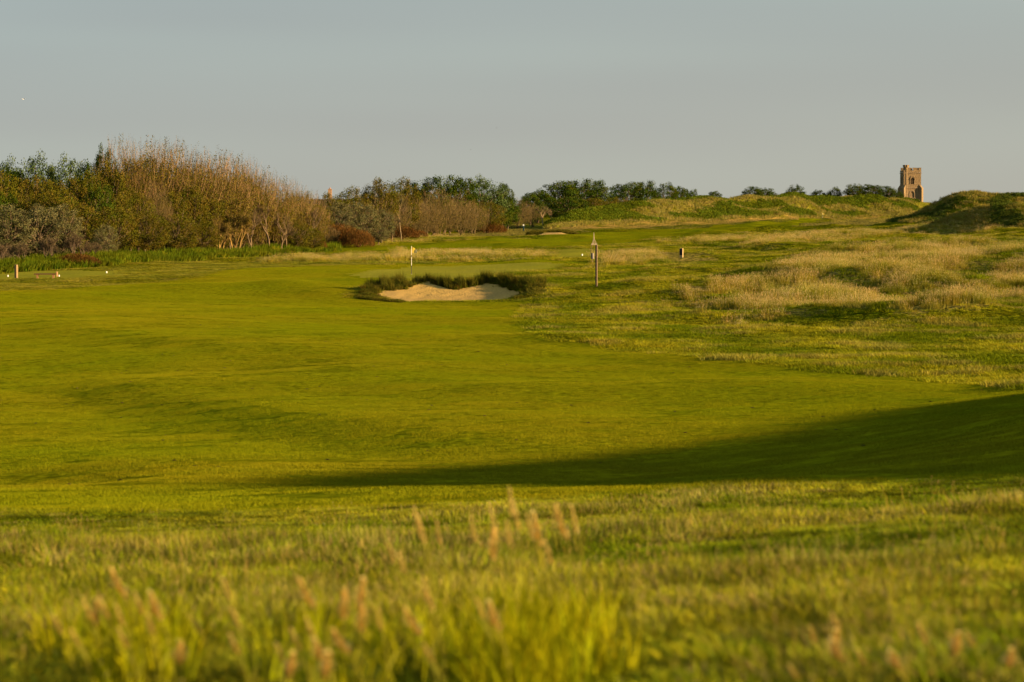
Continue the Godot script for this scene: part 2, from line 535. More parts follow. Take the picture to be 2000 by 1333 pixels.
func _build_ground() -> void:
	var verts := PackedVector3Array()
	var norms := PackedVector3Array()
	verts.resize(NR * NC)
	norms.resize(NR * NC)
	for i in NR:
		for j in NC:
			verts[i * NC + j] = Vector3(rr[i] * sin(aa[j]), hh[i * NC + j], -rr[i] * cos(aa[j]))
	for i in NR:
		for j in NC:
			var i0 := maxi(i - 1, 0)
			var i1 := mini(i + 1, NR - 1)
			var j0 := maxi(j - 1, 0)
			var j1 := mini(j + 1, NC - 1)
			var u := verts[i1 * NC + j] - verts[i0 * NC + j]
			var w := verts[i * NC + j1] - verts[i * NC + j0]
			norms[i * NC + j] = w.cross(u).normalized()
	var mats := {
		ROUGH: ground_material(101, 11.0, 0.45, 1.0, 0.6), FAIR: ground_material(111, 9.0, 0.74, 1.0, 0.14), GREEN: ground_material(121, 7.0, 0.88, 1.0, 0.12),
		SAND: ground_material(131, 3.0, 0.8, 1.0, 0.5)}
	mats[TEE] = mats[GREEN]; mats[FARFAIR] = mats[FAIR]; mats[SAND2] = mats[SAND]
	var names := {ROUGH: "ground", FAIR: "fairway", FARFAIR: "fairway", GREEN: "putting_green", TEE: "tee_ground", SAND: "bunker_ground", SAND2: "bunker_ground"}
	var labels := {ROUGH: "rough grassy links land and dunes", FAIR: "mown fairway running up to the yellow flag", FARFAIR: "mown fairway beyond the flag green", GREEN: "smooth putting green around the yellow flag",
		TEE: "flat mown tee ground", SAND: "sand of the bunker below the flag green", SAND2: "sand of the small far bunker"}
	for z in [ROUGH, FAIR, GREEN, SAND, TEE, FARFAIR, SAND2]:
		var idx := PackedInt32Array()
		var map := PackedInt32Array()
		map.resize(NR * NC)
		map.fill(-1)
		var pv := PackedVector3Array()
		var pn := PackedVector3Array()
		var pc := PackedColorArray()
		for i in NR - 1:
			for j in NC - 1:
				var q := i * NC + j
				if zz[q] != z: continue
				for k in [q, q + 1, q + NC, q + NC + 1]:
					if map[k] < 0:
						map[k] = pv.size()
						var p := verts[k]
						pv.append(p)
						pn.append(norms[k])
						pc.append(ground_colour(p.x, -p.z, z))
				idx.append_array([map[q], map[q + NC], map[q + NC + 1], map[q], map[q + NC + 1], map[q + 1]])
		if pv.is_empty(): continue
		var arr := []
		arr.resize(Mesh.ARRAY_MAX)
		arr[Mesh.ARRAY_VERTEX] = pv
		arr[Mesh.ARRAY_NORMAL] = pn
		arr[Mesh.ARRAY_COLOR] = pc
		arr[Mesh.ARRAY_INDEX] = idx
		var m := ArrayMesh.new()
		m.add_surface_from_arrays(Mesh.PRIMITIVE_TRIANGLES, arr)
		var o := MeshInstance3D.new()
		o.name = numbered(names[z])
		o.mesh = m
		o.material_override = mats[z]
		o.set_meta("kind", "structure")
		o.set_meta("label", labels[z])
		add_child(o)

# ---------------------------------------------------------------- grass
func blade(t: Tri, at: Vector3, h: float, w: float, lean: Vector3, col: Color, segs := 2) -> void:
	var side := Vector3(-lean.z, 0, lean.x)
	if side.length() < 0.01: side = Vector3.RIGHT
	side = side.normalized().rotated(Vector3.UP, rng.randf_range(-1.2, 1.2)) * w * 0.5
	var mid := at + Vector3(0, h * 0.55, 0) + lean * h * 0.3
	var tip := at + Vector3(0, h, 0) + lean * h
	if segs == 1:
		t.tri(at - side, tip, at + side, col)
	else:
		t.quad(at - side, mid - side * 0.8, mid + side * 0.8, at + side, col)
		t.tri(mid - side * 0.8, tip, mid + side * 0.8, col)

func tuft_mesh(n: int, rad: float, h0: float, h1: float, w: float, spread: float, var_c: float, segs := 2) -> ArrayMesh:
	var t := Tri.new()
	for k in n:
		var a := rng.randf() * TAU
		var q := sqrt(rng.randf()) * rad
		var lean := Vector3(cos(a), 0, sin(a)) * rng.randf() * spread + Vector3(-0.12, 0, 0.03)
		blade(t, Vector3(cos(a) * q, -0.01, sin(a) * q), rng.randf_range(h0, h1), w * rng.randf_range(0.7, 1.2), lean, vary(Color(1, 1, 1), var_c), segs)
	return t.mesh()

func patch_mesh(n: int, half: float, h0: float, h1: float, w: float) -> ArrayMesh:
	var t := Tri.new()
	for k in n:
		var p := Vector3(rng.randf_range(-half, half), -0.004, rng.randf_range(-half, half))
		var a := rng.randf() * TAU
		var tone := 1.0 + 0.75 * n_small.get_noise_2d(p.x * 16.0, p.z * 6.0)
		blade(t, p, rng.randf_range(h0, h1) * (0.6 + 0.5 * tone), w, Vector3(cos(a), 0, sin(a)) * rng.randf_range(0.1, 0.7), vary(Color(tone, tone, tone), 0.35), 1)
	return t.mesh()

func seed_head(t: Tri, at: Vector3, dir: Vector3, l: float, w: float, col: Color, n: int) -> void:
	for k in n:
		var f := (k + rng.randf()) / n
		var p := at + dir * l * f
		var r := w * (0.35 + sin(PI * minf(f * 1.15 + 0.1, 1.0)) * 0.65)
		var o := (rv() * Vector3(1, 0.3, 1)).normalized()
		var q := p + o * r + dir * l * 0.12
		var s := dir.cross(o).normalized() * w * 0.2
		t.tri(p - s, q, p + s, vary(col, 0.25))

func seed_tuft(n: int, rad: float, h0: float, h1: float, stem: Color, head: Color, hl: float, hw: float, per: int) -> ArrayMesh:
	var t := Tri.new()
	for k in n:
		var a := rng.randf() * TAU
		var q := sqrt(rng.randf()) * rad
		var lean := Vector3(cos(a), 0, sin(a)) * rng.randf() * 0.28 + Vector3(-0.15, 0, 0.03)
		var h := rng.randf_range(h0, h1)
		var b := Vector3(cos(a) * q, -0.02, sin(a) * q)
		blade(t, b, h, 0.012, lean, vary(stem, 0.2))
		if rng.randf() < 0.8:
			var tip := b + Vector3(0, h * 0.82, 0) + lean * h * 0.75
			seed_head(t, tip, (Vector3.UP + lean).normalized(), hl * rng.randf_range(0.7, 1.2), hw, head, per)
	for k in n * 2:
		var a := rng.randf() * TAU
		var q := sqrt(rng.randf()) * rad
		blade(t, Vector3(cos(a) * q, -0.02, sin(a) * q), rng.randf_range(h0, h1) * 0.55, 0.016, Vector3(cos(a), 0, sin(a)) * rng.randf() * 0.6, vary(stem, 0.3))
	return t.mesh()

class Scatter:
	var buf := PackedFloat32Array()
	var count := 0
	func add(p: Vector3, yaw: float, s: float, sy: float, up: Vector3, col: Color) -> void:
		var b := Basis(Vector3.UP, yaw)
		var ax := Vector3.UP.cross(up)
		if ax.length() > 0.001: b = Basis(ax.normalized(), Vector3.UP.angle_to(up)) * b
		b = b * Basis.from_scale(Vector3(s, sy, s))
		buf.append_array([b.x.x, b.y.x, b.z.x, p.x, b.x.y, b.y.y, b.z.y, p.y, b.x.z, b.y.z, b.z.z, p.z, col.r, col.g, col.b, 1.0])
		count += 1

func lay(called: String, s: Scatter, mesh: Mesh, mat: Material, label: String, category: String) -> void:
	if s.count == 0: return
	var mm := MultiMesh.new()
	mm.transform_format = MultiMesh.TRANSFORM_3D
	mm.use_colors = true
	mm.mesh = mesh
	mm.instance_count = s.count
	mm.buffer = s.buf
	var o := MultiMeshInstance3D.new()
	o.name = numbered(called)
	o.multimesh = mm
	o.material_override = mat
	o.set_meta("kind", "stuff")
	tag(o, label, category)
	add_child(o)

func pick(r0: float, r1: float, power: float, amax := 0.225) -> Vector2:
	# random ground point: radius density ~ r^power
	var e := power + 1.0
	var r: float
	if absf(e) < 0.01: r = r0 * pow(r1 / r0, rng.randf())
	else: r = pow(lerpf(pow(r0, e), pow(r1, e), rng.randf()), 1.0 / e)
	var az := rng.randf_range(-amax, amax)
	return Vector2(r * sin(az), -r * cos(az))

func pick_near(r0: float, r1: float) -> Vector2:
	# random point of the near rough, with a margin to both sides
	var d := pow(lerpf(pow(r0, 0.8), pow(r1, 0.8), rng.randf()), 1.25)
	var half := 0.23 * d + 2.6
	return Vector2(rng.randf_range(-half, half), -d)

func _build_grass() -> void:
	var gm := plant_material(0.6)
	var G1 := Color(0.115, 0.145, 0.003)
	var G2 := Color(0.26, 0.245, 0.01)
	var DRY := Color(0.27, 0.2, 0.06)
	# mown fairway turf
	var s := Scatter.new()
	for k in 17000:
		var p := pick(22.0, 250.0, 0.75)
		var z := zone(p.x, p.y)
		if z != FAIR: continue
		var b := n_col.get_noise_2d(p.x * 0.25 + 90.0, -p.y * 0.25)
		s.add(Vector3(p.x, H(p.x, p.y), p.y), rng.randf() * TAU, 1.0 + maxf(0.0, -p.y - 90.0) / 150.0, 1.0, nrm(p.x, p.y), vary(Color(0.155, 0.175, 0.003).lerp(Color(0.19, 0.18, 0.005), clampf(0.5 + b, 0, 1)), 0.12))
	lay("fairway_turf", s, patch_mesh(900, 0.6, 0.012, 0.03, 0.008), gm, "short mown olive green turf covering the fairway", "grass")
	# worm casts and divots
	var sw := Scatter.new()
	for k in 260:
		var p := pick(45.0, 165.0, 0.6)
		if zone(p.x, p.y) != FAIR: continue
		sw.add(Vector3(p.x, H(p.x, p.y) + 0.01, p.y), rng.randf() * TAU, rng.randf_range(0.02, 0.05), rng.randf_range(0.015, 0.03), Vector3.UP, vary(Color(0.07, 0.055, 0.02), 0.3))
	lay("worm_casts", sw, leaf_clump(60, 0.9, 0.6), plant_material(0.0), "small dark worm casts and divots dotted over the fairway", "soil")
	# foreground rough
	var s1 := Scatter.new()
	var s2 := Scatter.new()
	for k in 46000:
		var p := pick_near(3.5, 46.0)
		if zone(p.x, p.y) != ROUGH: continue
		var a := n_col.get_noise_2d(p.x * 1.4, -p.y * 0.8)
		var b := n_mid.get_noise_2d(p.x * 2.0, -p.y * 1.2 + 50.0)
		var hgt := clampf(0.5 + 1.7 * b, 0.2, 1.4) * (0.75 + 0.25 * sstep(8.0, 14.0, -p.y))
		var cl := n_small.get_noise_2d(p.x * 3.0, -p.y * 2.0)
		if -p.y > 22.0: hgt *= 0.6
		var c := G1.lerp(G2, clampf(0.5 + 1.2 * a, 0, 1))
		var dryband := 0.35 * exp(-pow((-p.y - 15.5 - 3.0 * a) / 2.5, 2.0)) * sstep(-0.08, 0.03, p.x / -p.y)
		if rng.randf() < clampf(0.1 + 1.1 * (b - 0.1) + dryband, 0.03, 0.7): c = c.lerp(DRY, rng.randf_range(0.4, 0.9))
		(s1 if rng.randf() < 0.5 else s2).add(Vector3(p.x, H(p.x, p.y), p.y), rng.randf() * TAU, rng.randf_range(0.8, 1.3), hgt * rng.randf_range(0.7, 1.2), Vector3.UP, vary(c * clampf(1.0 + 1.1 * cl, 0.55, 1.4), 0.2))
	lay("rough_grass", s1, tuft_mesh(44, 0.14, 0.05, 0.14, 0.007, 0.8, 0.3), gm, "blurred green rough grass in the foreground before the fairway", "grass")
	lay("rough_grass", s2, tuft_mesh(36, 0.12, 0.04, 0.11, 0.006, 1.0, 0.3), gm, "finer green and straw rough grass in the foreground before the fairway", "grass")
	# rough right of the fairway and around the green
	var s3 := Scatter.new()
	var s4 := Scatter.new()
	for k in 120000:
		var p := pick(70.0, 420.0, 0.0)
		if zone(p.x, p.y) != ROUGH: continue
		var d := -p.y
		var a := n_col.get_noise_2d(p.x * 0.9, d * 0.9)
		var b := n_mid.get_noise_2d(p.x * 1.2, d * 0.7 + 20.0)
		if absf(p.x - 17.0) < 3.0 and d > 215.0 and d < 268.0: continue
		var t := in_tan(p.x + 5.0 * a, d + 8.0 * a)
		if t:
			if b > -0.16 + 0.1 * rng.randf():
				s4.add(Vector3(p.x, H(p.x, p.y), p.y), rng.randf() * TAU, rng.randf_range(0.8, 1.3), rng.randf_range(0.5, 1.1) * clampf(0.8 + 1.2 * b, 0.5, 1.2), Vector3.UP, vary(Color(0.95, 0.92, 1.0).lerp(Color(0.66, 0.78, 0.35), clampf(0.25 - 1.8 * a, 0, 0.8)), 0.25))
				continue
		var c := G1.lerp(G2, clampf(0.5 + 1.3 * b, 0, 1))
		if a > 0.28: c = c.lerp(DRY, 0.4)
		if p.x < -0.055 * d: c = c.lerp(Color(0.25, 0.225, 0.02), 0.55)
		var hs := clampf(0.7 + 1.2 * a, 0.3, 1.5)
		if p.x < -0.055 * d: hs *= 0.4
		s3.add(Vector3(p.x, H(p.x, p.y), p.y), rng.randf() * TAU, rng.randf_range(0.9, 1.6) * (1.0 + d / 400.0), hs * rng.randf_range(0.8, 1.3) * (1.3 if t else 0.8), Vector3.UP, vary(c, 0.22))
	lay("rough_grass", s3, tuft_mesh(46, 0.3, 0.06, 0.2, 0.014, 0.9, 0.3), gm, "tussocky green rough grass beside the fairway and round the green", "grass")
	lay("seeding_grass", s4, seed_tuft(24, 0.35, 0.4, 0.75, Color(0.24, 0.21, 0.025), Color(0.62, 0.46, 0.19), 0.13, 0.035, 9), gm, "tall tan seeding grass covering the low dunes", "grass")

# ---------------------------------------------------------------- main
func _ready() -> void:
	rng.seed = 4711
	# camera, sky, sun, exposure
	var cam := Camera3D.new()
	cam.name = "camera"
	add_child(cam)
	var lens := CameraAttributesPhysical.new()
	lens.frustum_focal_length = 90.0
	lens.frustum_focus_distance = 175.0
	lens.exposure_aperture = 3.6
	lens.frustum_near = 0.1
	lens.frustum_far = 9000.0
	cam.attributes = lens
	cam.keep_aspect = Camera3D.KEEP_HEIGHT
	cam.fov = rad_to_deg(2.0 * atan(666.5 / FPX))
	cam.near = 0.1
	cam.far = 9000.0
	cam.position = Vector3(0, EYE, 0)
	cam.rotation.x = -PITCH
	cam.current = true
	print("fov ", cam.fov)
	var env := Environment.new()
	env.background_mode = Environment.BG_SKY
	env.tonemap_mode = Environment.TONE_MAPPER_LINEAR
	env.tonemap_exposure = 3.1
	env.sdfgi_enabled = true
	env.ssao_enabled = true
	env.ssil_enabled = true
	var sky := Sky.new()
	sky.sky_material = make_sky()
	env.sky = sky
	env.background_energy_multiplier = 0.325
	var we := WorldEnvironment.new()
	we.name = "world_environment"
	we.environment = env
	add_child(we)
	var sun := DirectionalLight3D.new()
	sun.name = "sun"
	sun.light_energy = 1.6
	sun.light_color = Color(1.0, 0.86, 0.66)
	sun.light_angular_distance = 0.5
	sun.shadow_enabled = true
	var el := deg_to_rad(12.0)
	var az := deg_to_rad(106.0)       # clockwise from the view direction
	var to_sun := Vector3(sin(az) * cos(el), sin(el), -cos(az) * cos(el))
	add_child(sun)
	sun.look_at_from_position(Vector3.ZERO, -to_sun, Vector3.UP)
	var t0 := Time.get_ticks_msec()
	_build_heights()
	print("heights ", NR, "x", NC, " ", Time.get_ticks_msec() - t0)
	_build_zones()
	print("zones ", Time.get_ticks_msec() - t0)
	_build_ground()
	print("ground ", Time.get_ticks_msec() - t0)
	_build_grass()
	print("grass ", Time.get_ticks_msec() - t0)
	_build_cover()
	_build_stems()
	_build_protos()
	print("protos ", Time.get_ticks_msec() - t0)
	_build_trees()
	_build_objects()
	print("done ", Time.get_ticks_msec() - t0)

func make_sky() -> PanoramaSkyMaterial:
	var w := 1024
	var h := 512
	var im := Image.create(w, h, false, Image.FORMAT_RGBF)
	var n := FastNoiseLite.new()
	n.seed = 5; n.frequency = 1.0; n.fractal_octaves = 3
	for y in h:
		var el := (0.5 - (y + 0.5) / h) * PI
		var e := maxf(el, 0.0)
		var k := sstep(-0.02, 0.12, e)
		var c := Color(0.435, 0.43, 0.375).lerp(Color(0.385, 0.46, 0.45), k).lerp(Color(0.28, 0.40, 0.50), sstep(0.1, 1.2, e))
		for x in w:
			var a := (float(x) + 0.5) / w * TAU
			var q := n.get_noise_3d(cos(a) * 1.6 + 3.0, e * 26.0, sin(a) * 1.6)
			var band := clampf(q * 1.8, -1.0, 1.0) * 0.075 * sstep(0.6, 0.05, e)
			var warm := 0.1 * sin(a) * sstep(1.3, 0.0, e)
			im.set_pixel(x, y, Color(c.r * (1.0 + band * 0.7 + warm), c.g * (1.0 + band), c.b * (1.0 + band * 0.8 - warm)))
	var m := PanoramaSkyMaterial.new()
	m.panorama = ImageTexture.create_from_image(im)
	return m

# ---------------------------------------------------------------- trees and bushes
var protos := {}

func leaf(t: Tri, p: Vector3, out: Vector3, s: float, col: Color) -> void:
	var nn := (out * 0.7 + rv()).normalized()
	var a := nn.cross(rv()).normalized() * s
	var b := nn.cross(a).normalized() * s * 0.62
	t.quad(p - a * 0.5, p + b * 0.5, p + a * 0.5, p - b * 0.5, col)

func wood(t: Tri, a: Vector3, b: Vector3, ra: float, rb: float, col: Color, bend := 0.08) -> void:
	# a limb in three bent lengths
	var l := (b - a).length()
	var p := a
	for k in 3:
		var q := a.lerp(b, (k + 1) / 3.0)
		if k < 2: q += rv() * l * bend
		t.tube(p, q, lerpf(ra, rb, k / 3.0), lerpf(ra, rb, (k + 1) / 3.0), 5, vary(col, 0.12))
		p = q

func make_leafy(cols: Array, flat: float, low: float, nclump: int, per: int, ls: float) -> Array:
	# rounded broadleaf crown of unit height and width
	var w := Tri.new()
	var t := Tri.new()
	var bark := Color(0.12, 0.085, 0.05)
	wood(w, Vector3(0, -0.05, 0), Vector3(rng.randf_range(-0.04, 0.04), 0.5, 0), 0.03, 0.018, bark)
	for k in nclump:
		var o := rv()
		o.y = o.y * 0.9 + 0.15
		var q := 0.5 + 0.54 * pow(rng.randf(), 0.6)
		var c := Vector3(o.x * 0.42 * q, low + (1.0 - low) * 0.5 + o.y * (1.0 - low) * 0.46 * q, o.z * 0.42 * q)
		var cr := rng.randf_range(0.05, 0.12)
		if k % 4 == 0: wood(w, Vector3(0, rng.randf_range(0.15, 0.45), 0), c, 0.012, 0.004, bark)
		var col: Color = cols[rng.randi() % cols.size()]
		col = vary(col, 0.15)
		for m in per:
			var e := rv()
			var rad := pow(rng.randf(), 0.4)
			var p := c + Vector3(e.x * cr, e.y * cr * flat, e.z * cr) * rad
			if p.y < 0.0: continue
			leaf(t, p, e, ls * rng.randf_range(0.6, 1.3), vary(col, 0.22))
	return [w.mesh(), t.mesh()]

func make_willow(leafc: Array, tipc: Color, nst: int, ntw: int, lean: float, leafy: float, spread := 0.36) -> Array:
	# many upright stems and twigs, small leaves, bare pinkish tips
	var w := Tri.new()
	var t := Tri.new()
	var bark := Color(0.11, 0.08, 0.035)
	for k in nst:
		var a := TAU * (k + rng.randf()) / nst
		var q := sqrt(rng.randf())
		wood(w, Vector3(cos(a) * 0.05 * q, -0.02, sin(a) * 0.05 * q), Vector3(cos(a) * spread * 0.7 * q + lean * 0.5, rng.randf_range(0.5, 0.72), sin(a) * spread * 0.7 * q), 0.009, 0.0025, bark, 0.07)
	for k in ntw:
		var a := rng.randf() * TAU
		var q := pow(rng.randf(), 0.45)
		var f := rng.randf()
		var hmax := (1.0 - 0.35 * q * q) * rng.randf_range(0.93, 1.05)
		var y := lerpf(0.08, hmax - 0.12, pow(f, 0.75))
		var rad := spread * 1.25 * q * (0.55 + 0.45 * sin(minf(y * 2.3 + 0.25, PI * 0.62)))
		var b := Vector3(cos(a) * rad + lean * y, y, sin(a) * rad)
		var dir := (Vector3(cos(a) * 0.35 * q + lean * 0.6, 1.0, sin(a) * 0.35 * q) + rv() * 0.3).normalized()
		var l := rng.randf_range(0.06, 0.15)
		var tip := b + dir * l
		var top := y > hmax - 0.26 and q > 0.2
		var side := dir.cross(rv()).normalized() * 0.0016
		t.tri(b - side, tip, b + side, vary(tipc if top else tipc.lerp(bark, 0.6), 0.25))
		var c: Color = leafc[rng.randi() % leafc.size()]
		var nl := int(leafy * (0.8 if top else 1.0))
		for m in nl:
			var g := pow(rng.randf(), 0.8) * 0.9
			leaf(t, b.lerp(tip, g) + rv() * 0.016, dir, rng.randf_range(0.009, 0.017) * (0.6 if top else 1.0), vary(c, 0.28))
	return [w.mesh(), t.mesh()]

func grow(w: Tri, tw: Tri, a: Vector3, dir: Vector3, l: float, r: float, depth: int, bark: Color, twig: Color, leafc: Color, leafn: int) -> void:
	var b := a + dir * l
	wood(w, a, b, r, r * 0.62, bark, 0.05)
	if depth == 0:
		for k in 16:
			var p := a.lerp(b, rng.randf_range(0.1, 1.0))
			var q := p + (dir + rv() * 0.9 + Vector3(0, 0.25, 0)).normalized() * rng.randf_range(0.05, 0.12)
			var side := (q - p).cross(rv()).normalized() * 0.0018
			tw.tri(p - side, q, p + side, vary(twig, 0.25))
			for m in leafn:
				leaf(tw, p.lerp(q, rng.randf()) + rv() * 0.015, dir, rng.randf_range(0.012, 0.022), vary(leafc, 0.25))
		return
	var n := 3 if depth > 1 else 4
	for k in n:
		var nd := (dir + rv() * 0.62 + Vector3(0, 0.12, 0)).normalized()
		grow(w, tw, a.lerp(b, rng.randf_range(0.55, 1.0)), nd, l * rng.randf_range(0.55, 0.8), r * 0.55, depth - 1, bark, twig, leafc, leafn)

func make_bare(bark: Color, twig: Color, leafc: Color, leafn: int, stems: int, upright: float) -> Array:
	var w := Tri.new()
	var t := Tri.new()
	for k in stems:
		var a := TAU * (k + 0.3 * rng.randf()) / stems
		var dir := Vector3(cos(a) * (0.35 if stems > 1 else 0.08), 1.0, sin(a) * 0.3).normalized()
		grow(w, t, Vector3(cos(a) * 0.02, -0.03, sin(a) * 0.02), dir, 0.36 * upright, 0.02 if stems > 1 else 0.026, 3, bark, twig, leafc, leafn)
	return [w.mesh(), t.mesh()]

func make_rust() -> Array:
	var w := Tri.new()
	var t := Tri.new()
	for k in 6:
		var a := TAU * k / 6.0
		wood(w, Vector3(0, -0.02, 0), Vector3(cos(a) * 0.25, 0.55, sin(a) * 0.25), 0.012, 0.004, Color(0.14, 0.06, 0.03))
	for k in 4200:
		var a := rng.randf() * TAU
		var q := sqrt(rng.randf())
		var top := sqrt(maxf(0.0, 1.0 - q * q * 0.92)) * rng.randf_range(0.84, 1.0)
		var y := top * pow(rng.randf(), 0.5) * 0.86
		var b := Vector3(cos(a) * q * 0.47, y, sin(a) * q * 0.47)
		var tip := b + (Vector3(cos(a) * 0.3 * q, 1.0, sin(a) * 0.3 * q) + rv() * 0.35).normalized() * rng.randf_range(0.08, 0.16)
		var side := (tip - b).cross(rv()).normalized() * 0.0055
		t.tri(b - side, tip, b + side, vary(Color(0.105, 0.042, 0.012).lerp(Color(0.085, 0.058, 0.014), rng.randf() * 0.7), 0.3))
	return [w.mesh(), t.mesh()]

func _build_protos() -> void:
	var add := func(k, n, f):
		protos[k] = []
		for i in n: protos[k].append(f.call())
	add.call("dark", 3, func(): return make_leafy([Color(0.033, 0.056, 0.007), Color(0.045, 0.068, 0.007), Color(0.06, 0.072, 0.007)], 0.85, 0.0, 210, 60, 0.027))
	add.call("pale", 2, func(): return make_leafy([Color(0.08, 0.11, 0.04), Color(0.065, 0.09, 0.025), Color(0.045, 0.07, 0.014)], 0.85, 0.0, 210, 60, 0.025))
	add.call("olive", 3, func(): return make_leafy([Color(0.085, 0.075, 0.008), Color(0.065, 0.068, 0.007), Color(0.1, 0.074, 0.012)], 0.9, 0.0, 210, 60, 0.023))
	add.call("grey", 3, func(): return make_leafy([Color(0.1, 0.1, 0.035), Color(0.13, 0.12, 0.05), Color(0.085, 0.075, 0.03)], 0.5, 0.0, 230, 60, 0.022))
	add.call("willow", 4, func(): return make_willow([Color(0.105, 0.086, 0.009), Color(0.085, 0.08, 0.008), Color(0.13, 0.088, 0.016)], Color(0.22, 0.135, 0.065), 9, 2400, 0.05, 11.0))
	add.call("twiggy", 4, func(): return make_willow([Color(0.14, 0.1, 0.03), Color(0.11, 0.085, 0.02)], Color(0.17, 0.115, 0.055), 9, 2000, 0.02, 5.0))
	add.call("bare", 4, func(): return make_bare(Color(0.15, 0.105, 0.058), Color(0.14, 0.095, 0.058), Color(0.12, 0.09, 0.03), 1, 1, 1.0))
	add.call("thicket", 3, func(): return make_bare(Color(0.1, 0.07, 0.045), Color(0.12, 0.08, 0.05), Color(0.09, 0.075, 0.03), 1, 4, 0.85))
	add.call("stems", 2, func(): return make_bare(Color(0.22, 0.14, 0.045), Color(0.2, 0.13, 0.06), Color(0.12, 0.09, 0.015), 4, 4, 0.9))
	add.call("sparse", 3, func(): return make_bare(Color(0.24, 0.17, 0.09), Color(0.2, 0.14, 0.07), Color(0.12, 0.11, 0.035), 4, 1, 1.05))
	add.call("rust", 2, func(): return make_rust())

var bark_m: StandardMaterial3D
var crown_m: StandardMaterial3D

func plant(called: String, kind: String, px: float, d: float, top: float, wpx: float, label: String, category: String, group: String) -> void:
	var at := on_ground(px, d)
	var h := top_y(top, d) - at.y
	var w := wpx / FPX * d * (1.4 if kind == "willow" else 1.3 if d > 690.0 else 1.0)
	var o := thing(called, at, label, category, group, rng.randf_range(-0.5, 0.5) if kind == "willow" else rng.randf() * TAU)
	var pr: Array = protos[kind][rng.randi() % protos[kind].size()]
	var b := Transform3D(Basis.from_scale(Vector3(w, h, w * rng.randf_range(0.85, 1.1))), Vector3(0, -0.02, 0))
	part("trunk", pr[0], bark_m, o, b)
	part("crown", pr[1], crown_m, o, b)

